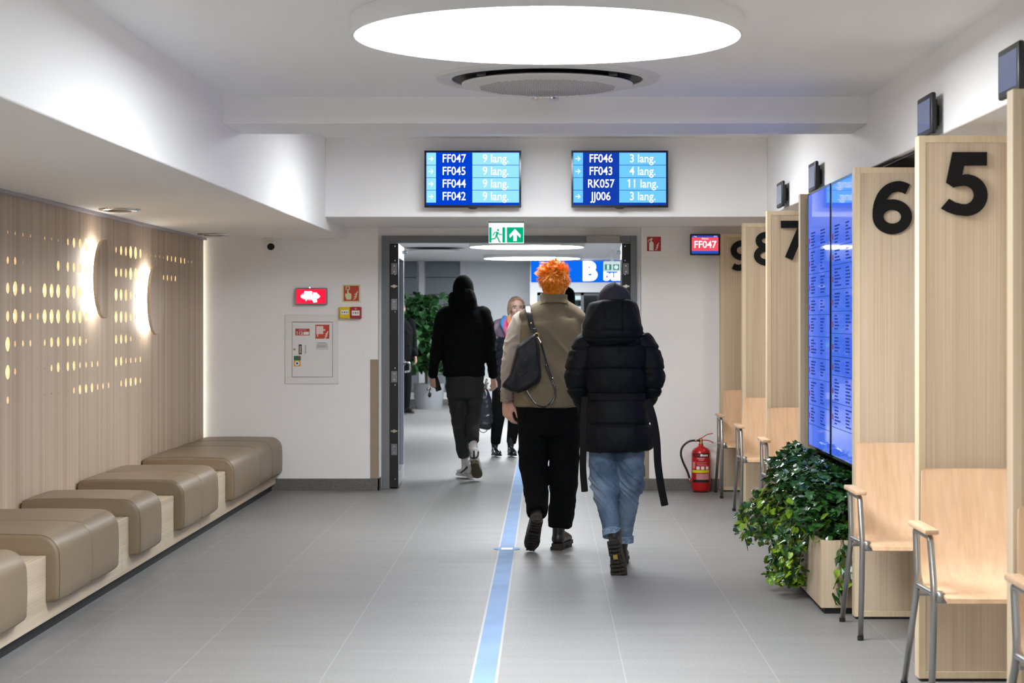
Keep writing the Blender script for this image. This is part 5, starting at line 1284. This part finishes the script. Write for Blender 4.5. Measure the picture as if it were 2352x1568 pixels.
sub_d = lambda c, n: -.010 * (math.exp(-((c.z - pz(800, D2)) / .006) ** 2) + math.exp(-((c.z - pz(848, D2)) / .006) ** 2) + math.exp(-((c.z - pz(893, D2)) / .006) ** 2)) + .007 * nz3(c, (14, 14, 20)) + .003 * nz3(c, (40, 40, 40))
fuse('sleeve', b, .0075, 4, sub_d, COAT, p2)
# big hood lying on the shoulders
b = NB()
Hd = [zr2(1372, 1448, 797, .075, -.10), zr2(1352, 1466, 785, .115, -.09), zr2(1338, 1476, 768, .14, -.075), zr2(1338, 1475, 752, .145, -.06), zr2(1343, 1471, 735, .145, -.045), zr2(1346, 1467, 718, .140, -.03), zr2(1347, 1464, 708, .130, -.02), zr2(1350, 1460, 702, .118, -.015)]
limb(b, [q[0] for q in Hd], [q[1] for q in Hd], 32, 4, power=2.6)
hx0, hx1 = a2(1386, 0).x, a2(1430, 0).x
def hood_d(c, n):
    v = .006 * nz3(c, (12, 12, 12)) + .003 * nz3(c, (28, 28, 28))
    if c.z > pz(762, D2):
        for x in (hx0, hx1): v -= .009 * math.exp(-((c.x - x) / .006) ** 2) * max(0, -n.y)
    v -= .008 * math.exp(-((c.z - pz(760, D2) - .25 * (c.x - .4) ** 2) / .006) ** 2) * (1 if hx0 < c.x < hx1 else .3)
    v -= .006 * math.exp(-((c.z - pz(777, D2)) / .006) ** 2)
    return v
fuse('hood', b, .0075, 4, hood_d, COAT, p2)
# belt and its hanging ends
BELT = mat('black_belt_cloth', (.005, .0048, .006), .8, spec=.2)
q = zr2(1351, 1480, 909, .146); b = NB(); limb(b, [q[0] - Vector((0, 0, .019)), q[0] + Vector((0, 0, .019))], [(q[1][0] + .008, q[1][1] + .008)] * 2, 40, 3, power=2.4, round_ends=False)
obj('belt', b, BELT, p2, 60)
b = ribbon([a2(1344, 912, -.13), a2(1341, 960, -.17), a2(1340, 1020, -.185), a2(1339, 1075, -.17), a2(1343, 1128, -.16)], .019, .0035); obj('belt_end', b, BELT, p2, 60)
b = ribbon([a2(1487, 918, -.10), a2(1500, 960, -.15), a2(1508, 1010, -.16), a2(1511, 1065, -.15), a2(1518, 1115, -.14), a2(1527, 1160, -.13)], .021, .0035, ref=(1, 0, .25)); obj('belt_end', b, BELT, p2, 60)
# jeans
def denim():
    m, N, L, bs = nt_mat('blue_denim'); tc = N.new('ShaderNodeTexCoord')
    def nn(sc, de):
        mp = N.new('ShaderNodeMapping'); mp.inputs['Scale'].default_value = sc; L.new(tc.outputs['Object'], mp.inputs[0]); n = N.new('ShaderNodeTexNoise'); n.inputs['Scale'].default_value = 1; n.inputs['Detail'].default_value = de; L.new(mp.outputs[0], n.inputs[0]); return n
    a = nn((7, 7, 5), 3); f = nn((260, 260, 90), 3)
    r = N.new('ShaderNodeValToRGB'); r.color_ramp.elements[0].position = .34; r.color_ramp.elements[0].color = (.085, .135, .205, 1); r.color_ramp.elements[1].position = .68; r.color_ramp.elements[1].color = (.215, .295, .385, 1); L.new(a.outputs['Fac'], r.inputs[0])
    r2 = N.new('ShaderNodeValToRGB'); r2.color_ramp.elements[0].position = .3; r2.color_ramp.elements[0].color = (.6, .6, .65, 1); r2.color_ramp.elements[1].position = .7; L.new(f.outputs['Fac'], r2.inputs[0])
    mx = N.new('ShaderNodeMixRGB'); mx.blend_type = 'MULTIPLY'; mx.inputs[0].default_value = .8; L.new(r.outputs[0], mx.inputs[1]); L.new(r2.outputs[0], mx.inputs[2]); L.new(mx.outputs[0], bs.inputs['Base Color']); bs.inputs['Roughness'].default_value = .85; bs.inputs['Specular IOR Level'].default_value = .2
    return m
DEN = denim(); b = NB()
limb(b, [a2(1416, 960), a2(1416, 1000)], [(.155, .115), (.150, .115)], 24, 3)
limb(b, [a2(1386, 1000), a2(1385, 1050, .01), a2(1388, 1095, .03), a2(1391, 1130, .02), a2(1397, 1170, -.04), a2(1404, 1212, -.10), a2(1406, 1226, -.115)], [(.088, .105), (.085, .095), (.083, .088), (.075, .082), (.062, .07), (.053, .06), (.052, .058)], 20, 5, round_ends=False)
limb(b, [a2(1447, 1000), a2(1449, 1050, .01), a2(1448, 1095, .05), a2(1444, 1135, .08), a2(1439, 1180, .11), a2(1434, 1222, .14), a2(1434, 1240, .14)], [(.085, .105), (.080, .095), (.076, .086), (.068, .078), (.060, .068), (.052, .06), (.051, .058)], 20, 5, round_ends=False)
def jean_d(c, n):
    k = math.exp(-((c.z - pz(1112, D2)) / .10) ** 2); v = (1 - abs(nz3(c + Vector((0, 0, c.x * 1.1)), (6, 6, 24)))) ** 4 * .016 * (k + .15) - .004
    k2 = math.exp(-((c.z - pz(1225, D2)) / .05) ** 2); return v + .006 * k2 * nz3(c, (10, 10, 40)) + .003 * nz3(c, (12, 12, 10))
fuse('jeans', b, .0075, 5, jean_d, DEN, p2)
b = NB(); limb(b, [a2(1404.5, 1216, -.105), a2(1406, 1231, -.12)], [(.0545, .060), (.0535, .059)], 24, 4, ref=(1, 0, 0), round_ends=False); limb(b, [a2(1434, 1230, .14), a2(1434, 1246, .14)], [(.055, .062), (.054, .061)], 24, 4, round_ends=False)
objs('hem', b, mat('denim_hem', (.15, .215, .30), .85, var=.45, vscale=70), p2, 60)
hr = Vector((a2(1430, 1290).x, 11.02, .008)); shoe(p2, hr, hr + Vector((.02, .27, 0)), a2(1434, 1200, .14), .265, (BOOT, SOLE), 1, shaft=.15, shaft_r=.047)
hl = at(1409, 1246, D2 - .275); tl = at(1422, 1328, D2 - .235); u, P = shoe(p2, hl, tl + (tl - hl) * .5, a2(1405, 1190, -.05), .285, (BOOT, SOLE), -1, shaft=.09, shaft_r=.045, up=(.1, 1, .3))
q = NB(); vv = [q.verts.new(P(x, y, -.0072)) for x, y in ((-.012, .072), (.014, .072), (.014, .100), (-.012, .100))]; q.faces.new(vv); ob = sub('sole_label', q, mat('yellow_sole_label', (.30, .22, .03), .6), u)

# ---------------------------------------------------------------- person all in black in the doorway
D3 = 17.0
def a3(x, y, dd=0): return at(x, y, D3 + dd)
s3 = D3 / FPX
p3 = thing('person', 'person in a black hat and black jacket with white sneakers walking through the doorway', 'person', (a3(1070, 1000).x, D3, 0))
j = dict(head=a3(1065, 665, .01), neck=a3(1066, 694), shL=a3(1022, 718), shR=a3(1112, 718), elL=a3(1005, 795, -.02), wrL=a3(994, 864, .02), elR=a3(1128, 795, 0), wrR=a3(1132, 866, .02),
         hipL=a3(1048, 880), hipR=a3(1088, 880), knL=a3(1055, 975, .06), knR=a3(1086, 970, -.02), anL=a3(1070, 1072, .10), anR=a3(1088, 1040, -.2), toeL=a3(1062, 1092, .25), toeR=a3(1094, 1085, -.12))
body = NB(); skeleton(body, j, .95, False); RH = frame((-.15, 1, 0)); head(body, j['head'], RH, 1.0)
hand(body, j['wrL'], (.0, .25, -1), (.7, .6, 0), (.6, .8, 0), .185, (45, 60, 35)); hand(body, j['wrR'], (.12, .1, -1), (-.8, .5, 0), (-.4, .8, 0), .18, (30, 40, 30))
fuse('body', body, .0065, 4, None, SKIN, p3); face_parts(p3, j['head'], RH)
BLK = mat('black_wool', (.0045, .0045, .005), .95, spec=.1)
b = NB(); limb(b, [a3(1064, 692), a3(1064, 672), a3(1064, 652), a3(1064, 638), a3(1064, 632)], [(.097, .11), (.097, .113), (.090, .105), (.06, .07), (.03, .035)], 24, 4); fuse('hat', b, .008, 5, None, BLK, p3)
def zr3(x0, x1, y, dep, dy=0): return (a3((x0 + x1) / 2, y, dy), ((x1 - x0) / 2 * s3, dep))
b = NB(); T3 = [zr3(1016, 1113, 862, .155), zr3(1016, 1113, 830, .155), zr3(1014, 1115, 780, .155), zr3(1013, 1118, 745, .150), zr3(1018, 1113, 722, .13), zr3(1032, 1100, 704, .11), zr3(1037, 1094, 694, .10)]
limb(b, [q[0] for q in T3], [q[1] for q in T3], 28, 4, power=2.4)
limb(b, [a3(1024, 722), a3(1015, 745, -.01), a3(1004, 795, -.02), a3(997, 835), a3(993.5, 860, .02)], [(.075, .08), (.072, .078), (.058, .066), (.048, .056), (.042, .05)], 18, 4)
limb(b, [a3(1108, 722), a3(1117, 745, -.01), a3(1125, 795, 0), a3(1130, 835, 0), a3(1133, 860, .02)], [(.075, .08), (.072, .078), (.056, .066), (.046, .055), (.040, .05)], 18, 4)
fuse('jacket', b, .010, 5, wrinkle(.010, (7, 7, 10)), BLK, p3)
b = NB(); Hh = [zr3(1038, 1092, 712, .10, -.05), zr3(1030, 1097, 702, .125, -.05), zr3(1030, 1095, 688, .13, -.03), zr3(1033, 1090, 677, .12, -.01)]
limb(b, [q[0] for q in Hh], [q[1] for q in Hh], 24, 4, power=2.5); fuse('hood', b, .009, 5, wrinkle(.008, (10, 10, 10)), BLK, p3)
JB = mat('charcoal_denim', (.017, .0165, .0165), .9, var=.35, vscale=9); b = NB()
limb(b, [a3(1066, 845), a3(1067, 880), a3(1067, 912)], [(.175, .14), (.17, .145), (.155, .14)], 24, 3)
limb(b, [a3(1046, 880), a3(1052, 930, .03), a3(1058, 985, .06), a3(1063, 1030, .08), a3(1066, 1050, .09)], [(.100, .115), (.084, .10), (.070, .085), (.059, .072), (.055, .066)], 18, 5, round_ends=False)
limb(b, [a3(1090, 880), a3(1089, 930, .01), a3(1086, 970, -.02), a3(1087, 1000, -.11), a3(1088.5, 1014, -.15)], [(.095, .115), (.076, .095), (.064, .08), (.054, .066), (.051, .06)], 18, 5, round_ends=False)
fuse('trousers', b, .009, 5, wrinkle(.007, (7, 7, 10)), JB, p3)
SOCK = mat('white_sock', (.62, .60, .58), .85, bump=.3, bscale=200)
b = limb(NB(), [a3(1067, 1040, .09), a3(1070, 1062, .11), a3(1070, 1082, .12)], [(.042, .048), (.040, .046), (.042, .05)], 16, 4); o = obj('sock', b, SOCK, p3, 180)
b = limb(NB(), [a3(1087, 1022, -.155), a3(1088, 1038, -.19), a3(1089, 1056, -.23)], [(.040, .044), (.038, .043), (.04, .046)], 16, 4); obj('sock', b, SOCK, p3, 180)
SNK = mat('white_sneaker', (.60, .58, .56), .55); SNS = mat('brown_sneaker_sole', (.10, .075, .045), .7); MAR = mat('maroon_mesh', (.05, .008, .01), .7)
hl = Vector((a3(1083, 0).x, D3 + .02, .008)); u, P = shoe(p3, hl, hl + Vector((-.13, .25, 0)), a3(1070, 1045, .11), .30, (SNK, mat('white_rubber', (.55, .53, .51), .6)), -1, 'sneaker', shaft=.045, shaft_r=.045, tread=False)
b = NB(); limb(b, [P(.036, .02, .10), P(.041, .06, .075), P(.046, .12, .05)], [.008, .009, .008], 8, 4); limb(b, [P(-.036, .02, .10), P(-.041, .06, .075), P(-.046, .12, .05)], [.008, .009, .008], 8, 4); limb(b, [P(0, -.012, .05), P(0, -.012, .09), P(0, -.014, .12)], [.010, .010, .008], 8, 4); sub('stripe', b, BLACK, u)
b = NB(); ellipsoid(b, P(-.043, .17, .045), .008, .035, .016, boot_frame(hl, hl + Vector((-.13, .25, 0)))); sub('mesh_panel', b, MAR, u)
hr = at(1090, 1066, D3 - .36); tr = at(1095, 1088, D3 - .21); u, P = shoe(p3, hr, tr + (tr - hr) * .5, a3(1088, 1015, -.15), .30, (SNK, SNS), 1, 'sneaker', shaft=.05, shaft_r=.045, tread=False, up=(0, 1, .5))
b = NB(); limb(b, [P(.036, .0, .12), P(.03, -.01, .07), P(.0, -.016, .05), P(-.03, -.01, .07), P(-.036, .0, .12)], [.007] * 5, 8, 4); limb(b, [P(0, -.016, .06), P(0, -.018, .12)], [.009, .007], 8, 3); sub('stripe', b, BLACK, u)
# phone and keys in the left hand
hp_ = a3(1003, 880, .03)
ph = thing('smartphone', 'black smartphone in the hand of the person walking through the doorway', 'phone', hp_)
M = Matrix.Translation(hp_) @ Matrix.Rotation(R(25), 4, 'Z') @ Matrix.Rotation(R(-18), 4, 'Y')
b = bx(-.028, .028, -.006, .006, -.072, .065, .005, 2); bmesh.ops.transform(b, matrix=M, verts=b.verts); obj('case', b, BLACK, ph, 40)
b = bx(-.02, .02, -.0075, -.0061, .03, .055, .0005, 1); bmesh.ops.transform(b, matrix=M, verts=b.verts); obj('camera_bump', b, GLOSS, ph, 40)
kc = a3(986, 893, -.02)
ks = thing('key_bunch', 'bunch of keys dangling from the hand of the person walking through the doorway', 'keys', kc)
b = NB()
for i in range(20):
    q0, q1 = [kc + Vector((.018 * math.cos(2 * math.pi * v / 20), 0, .018 * math.sin(2 * math.pi * v / 20) + .03)) for v in (i, i + 1)]; cyl(b, q0, q1, .002, n=6, cap=False)
obj('key_ring', b, STEEL, ks, 180)
for a, ln, m_ in ((-38, .085, STEEL), (-8, .07, STEEL), (4, .075, mat('key_tag_brown', (.16, .12, .07), .5)), (18, .06, STEEL)):
    dv = Vector((math.sin(R(a)), -.1, -math.cos(R(a)))); q0 = kc + Vector((0, -.004 + a * .0002, .012)); b = NB()
    limb(b, [q0, q0 + dv * ln * .3, q0 + dv * ln * .35, q0 + dv * ln], [(.012, .003), (.012, .003), (.0055, .002), (.005, .002)], 8, 3); obj('key', b, m_, ks, 180)
b = NB(); ellipsoid(b, kc + Vector((.004, -.01, -.055)), .014, .008, .022); obj('fob', b, BLACK, ks, 180)

# ---------------------------------------------------------------- woman coming the other way in the hall
D4 = 19.9
def a4(x, y, dd=0): return at(x, y, D4 + dd)
s4 = D4 / FPX
p4 = thing('person', 'fair-haired person in a lilac and navy puffer jacket walking toward the camera in the hall', 'person', (a4(1160, 1000).x, D4, 0))
j = dict(head=a4(1186, 706, 0), neck=a4(1182, 735), shL=a4(1145, 752), shR=a4(1215, 752), elL=a4(1128, 815, .02), wrL=a4(1132, 868, -.06), elR=a4(1226, 815, .02), wrR=a4(1222, 870, -.06),
         hipL=a4(1150, 880), hipR=a4(1190, 880), knL=a4(1143, 962, -.05), knR=a4(1182, 962, .02), anL=a4(1137, 1030, 0), anR=a4(1173, 1030, .03), toeL=a4(1146, 1042, -.2), toeR=a4(1180, 1042, -.17))
body = NB(); skeleton(body, j, .9); RH = frame((.18, -1, -.05)); head(body, j['head'], RH, .95)
hand(body, j['wrL'], (-.1, -.25, -1), (.5, .6, 0), (.7, -.5, 0), .17, (40, 55, 35)); hand(body, j['wrR'], (0, -.2, -1), (-1, 0, 0), (0, -1, 0), .17)
fuse('body', body, .0065, 4, None, mat('fair_skin', (.56, .35, .28), .5, var=.05, vscale=30), p4); face_parts(p4, j['head'], RH, .95, (.5, .16, .17))
b = NB(); P = lambda x, y, z: j['head'] + RH @ Vector((x, y, z))
ellipsoid(b, P(0, -.035, .030), .083, .088, .088, RH); limb(b, [P(-.07, .02, .055), P(-.080, 0, .0), P(-.078, -.02, -.07)], [.016, .018, .014], 10, 4); limb(b, [P(.07, .02, .055), P(.080, 0, .0), P(.078, -.02, -.07)], [.016, .018, .014], 10, 4); limb(b, [P(-.062, .042, .072), P(-.03, .054, .090), P(0, .050, .100), P(.03, .054, .090), P(.062, .042, .072)], [.010, .011, .010, .011, .010], 10, 4)
limb(b, [P(0, -.1, .02), P(0, -.12, -.06), P(0, -.10, -.12)], [.05, .045, .03], 12, 4)
fuse('hair', b, .007, 4, wrinkle(.003, (20, 20, 8)), mat('light_brown_hair', (.30, .19, .11), .5, var=.3, vscale=30), p4)
def zr4(x0, x1, y, dep, dy=0): return (a4((x0 + x1) / 2, y, dy), ((x1 - x0) / 2 * s4, dep))
NAVY = mat('navy_puffer', (.011, .013, .023), .4, spec=.5); LIL = mat('lilac_puffer', (.17, .125, .165), .5)
b = NB(); T4 = [zr4(1138, 1208, 905, .14), zr4(1137, 1210, 860, .14), zr4(1140, 1212, 820, .14), zr4(1140, 1214, 790, .14), zr4(1142, 1214, 770, .13)]
limb(b, [q[0] for q in T4], [q[1] for q in T4], 28, 4, power=2.3)
for s, x in ((-1, 1130), (1, 1226)): limb(b, [a4(x + 10 * -s, 775), a4(x, 805, .02), a4(x + 1, 840), a4(x + 3 * (1 if s < 0 else -1), 864, -.05)], [(.07, .08), (.066, .072), (.058, .065), (.05, .055)], 16, 4)
fuse('jacket', b, .009, 3, lambda c, n: .010 * (abs(math.sin(c.z * math.pi / .085)) - .6) + .004 * nz3(c, (14, 14, 14)), NAVY, p4)
b = NB(); T5 = [zr4(1136, 1220, 775, .145), zr4(1138, 1220, 760, .145), zr4(1150, 1212, 744, .12), zr4(1160, 1206, 736, .10)]
limb(b, [q[0] for q in T5], [q[1] for q in T5], 28, 4, power=2.3); limb(b, [a4(1132, 772, 0), a4(1140, 752, .0), a4(1160, 738, .02)], [.06, .07, .05], 14, 4); limb(b, [a4(1224, 772, 0), a4(1216, 752, .0), a4(1200, 738, .02)], [.06, .07, .05], 14, 4)
fuse('jacket_yoke', b, .009, 3, lambda c, n: .008 * nz3(c, (14, 14, 20)), LIL, p4)['label'] = 'lilac shoulder part of the jacket'
for nm, c_, P_ in (('blue', (.06, .22, .55), [(1160, 728, -.06), (1155, 742, -.12), (1162, 758, -.17), (1168, 772, -.185)]), ('red', (.55, .02, .09), [(1166, 736, -.09), (1166, 752, -.16), (1166, 775, -.19), (1167, 792, -.19)]), ('orange', (.65, .27, .14), [(1168, 728, -.06), (1172, 742, -.14), (1182, 756, -.18), (1196, 745, -.14)]), ('pink', (.55, .10, .22), [(1162, 732, -.07), (1160, 748, -.145), (1166, 764, -.19), (1176, 780, -.19)])):
    b = limb(NB(), [a4(*q) for q in P_], [(.028, .018)] * 4, 12, 5); o = obj('scarf', b, mat('scarf_' + nm, c_, .8, bump=.3, bscale=120), p4, 180); o['label'] = nm + ' fold of the scarf'
b = NB(); limb(b, [a4(1172, 870), a4(1172, 900)], [(.155, .12), (.15, .12)], 24, 3)
limb(b, [a4(1150, 895), a4(1146, 940, -.02), a4(1142, 975, -.04), a4(1138, 1018, 0)], [(.09, .1), (.08, .09), (.066, .075), (.052, .058)], 18, 4, round_ends=False); limb(b, [a4(1188, 895), a4(1184, 940, .01), a4(1180, 975, .02), a4(1174, 1018, .03)], [(.09, .1), (.08, .09), (.066, .075), (.052, .058)], 18, 4, round_ends=False)
fuse('trousers', b, .009, 5, None, TROU, p4)
BT4 = mat('glossy_black_boot', (.008, .008, .009), .15, spec=.6)
for x, tx, dy in ((1134, 1148, .03), (1171, 1182, .05)):
    h_ = Vector((a4(x, 0).x, D4 + dy, .006)); t_ = h_ + Vector((a4(tx, 0).x - a4(x, 0).x, -.24, 0)); shoe(p4, h_, t_, a4(x + 4, 990, .02), .25, (BT4, mat('black_heel', (.006, .006, .006), .4)), 1, shaft=.10, shaft_r=.05, tread=False)
# backpack and paper in the near hand
bp_ = a4(1112, 940, -.19)
bk = thing('backpack', 'dark glossy backpack hanging beside the fair-haired person in the hall', 'bag', bp_)
b = NB(); ys_ = [(1106, 1119, 893, .04), (1100, 1124, 905, .065), (1096, 1130, 930, .08), (1093, 1133, 955, .085), (1095, 1130, 975, .08), (1099, 1124, 983, .065)]
limb(b, [a4((x0 + x1) / 2, y, -.19) for x0, x1, y, dp in ys_], [((x1 - x0) / 2 * s4, dp) for x0, x1, y, dp in ys_], 22, 4, power=2.8)
o = fuse('bag_body', b, .008, 4, wrinkle(.010, (10, 10, 12)), mat('glossy_nylon', (.016, .018, .026), .25, spec=.6), bk)
b = NB(); limb(b, [a4(1104, 915, -.275), a4(1102, 945, -.285), a4(1104, 970, -.275)], [(.014, .006)] * 3, 10, 4); sub('zip_band', b, BLACK, o)
b = ribbon([a4(1100, 983, -.19), a4(1103, 990, -.19), a4(1110, 993, -.19), a4(1117, 990, -.19), a4(1120, 983, -.19)], .006, .004, ref=(0, 1, 0)); obj('grab_loop', b, BLACK, bk, 60)
b = ribbon([a4(1108, 896, -.19), a4(1114, 884, -.16), a4(1126, 878, -.08), a4(1131, 876, -.07)], .008, .004, ref=(0, 1, 0)); ribbon([a4(1116, 896, -.19), a4(1117, 880, -.17), a4(1118, 870, -.15)], .012, .004, bm=b); obj('shoulder_strap', b, BLACK, bk, 60)
pp = thing('paper_sheet', 'white paper held by the fair-haired person in the hall', 'paper', a4(1122, 885, -.14))
b = NB(); q = [(1106, 900), (1111, 868), (1133, 866), (1131, 874), (1118, 900)]; T = lambda u, v, w_: a4(u, v, -.115 - w_ + (u - 1118) * .001); poly(b, q, T, .0012); obj('sheet', b, SIGN_WHITE, pp)

# ---------------------------------------------------------------- two dark figures farther back
def plain_person(D, cx_, foot_y, top_y, fwd, cloth, label, hat=None, arm_hand=None):
    k = None; s = D / FPX; H = EYE - (top_y - VY) * s; X = px(cx_, D); f = Vector(fwd).normalized(); r = Vector((f.y, -f.x, 0))
    k = H / 1.78; V = lambda a, b2, z: Vector((X, D, 0)) + r * a * k + f * b2 * k + Vector((0, 0, z * k))
    p = thing('person', label, 'person', (X, D, 0))
    j = dict(head=V(0, .02, 1.665), neck=V(0, 0, 1.53), shL=V(-.19, 0, 1.43), shR=V(.19, 0, 1.43), elL=V(-.24, -.02, 1.12), wrL=V(-.22, .10, .90), elR=V(.24, -.02, 1.12), wrR=V(.20, .12, .92),
             hipL=V(-.09, 0, .92), hipR=V(.09, 0, .92), knL=V(-.10, .03, .50), knR=V(.10, .03, .50), anL=V(-.10, -.02, .10), anR=V(.10, -.02, .10), toeL=V(-.12, .16, .04), toeR=V(.12, .16, .04))
    b = NB(); skeleton(b, j, .95 * k); Rm = frame(f); head(b, j['head'], Rm, k)
    for q, sg in (('L', 1), ('R', -1)): hand(b, j['wr' + q], f * .35 + Vector((0, 0, -1)), r * sg, f, .18 * k, (30, 40, 30))
    fuse('body', b, .0075, 4, None, SKIN, p); face_parts(p, j['head'], Rm, k)
    b = NB(); limb(b, [V(0, 0, .82), V(0, 0, 1.0), V(0, 0, 1.25), V(0, 0, 1.40), V(0, 0, 1.50)], [(.20 * k, .14 * k), (.19 * k, .14 * k), (.20 * k, .14 * k), (.18 * k, .12 * k), (.08 * k, .08 * k)], 24, 4, ref=r, power=2.3)
    for q in 'LR': limb(b, [j['sh' + q], j['el' + q], j['wr' + q] * .85 + j['el' + q] * .15], [.075 * k, .065 * k, .05 * k], 16, 4)
    fuse('jacket', b, .010, 5, wrinkle(.008), cloth, p)
    b = NB(); limb(b, [V(0, 0, .80), V(0, 0, .95)], [(.165 * k, .125 * k)] * 2, 20, 3, ref=r)
    for q in 'LR': limb(b, [j['hip' + q], j['kn' + q], j['an' + q] + Vector((0, 0, -.02))], [.10 * k, .085 * k, .070 * k], 16, 4, round_ends=False)
    fuse('trousers', b, .010, 5, None, mat('dark_grey_cloth', (.006, .006, .007), .9, spec=.15), p)
    for q, sg in (('L', -1), ('R', 1)):
        h_ = V(.10 * sg, -.07, .006 / k); shoe(p, h_, h_ + f * .25 + r * .03 * sg, j['an' + q] + Vector((0, 0, .2)), .29, (BOOT, SOLE), sg, shaft=.08, shaft_r=.05, tread=False)
    c = j['head']; b = NB(); P = lambda x, y, z: c + Rm @ (Vector((x, y, z)) * k)
    if hat: limb(b, [P(0, -.04, -.17), P(0, -.03, -.08), P(0, -.01, .0), P(0, 0, .08), P(0, 0, .125)], [(.13 * k, .12 * k), (.105 * k, .11 * k), (.102 * k, .115 * k), (.085 * k, .1 * k), (.03, .04)], 20, 4, ref=r); fuse('hood', b, .009, 4, None, hat, p)
    else: ellipsoid(b, P(0, -.02, .04), .084 * k, .104 * k, .088 * k, Rm); ellipsoid(b, P(0, -.055, -.02), .074 * k, .06 * k, .075 * k, Rm); fuse('hair', b, .008, 4, None, mat('dark_hair', (.03, .022, .018), .6), p)
    return p
plain_person(28.8, 918, 948, 690, (.55, -1, 0), mat('dark_jacket', (.0045, .0045, .0055), .9, spec=.15), 'person in dark clothes half hidden behind the left door leaf')
plain_person(22.5, 1301, 1009, 660, (.05, 1, 0), BLK, 'person in a black hood in the hall, almost hidden behind the orange-haired person', hat=BLK)
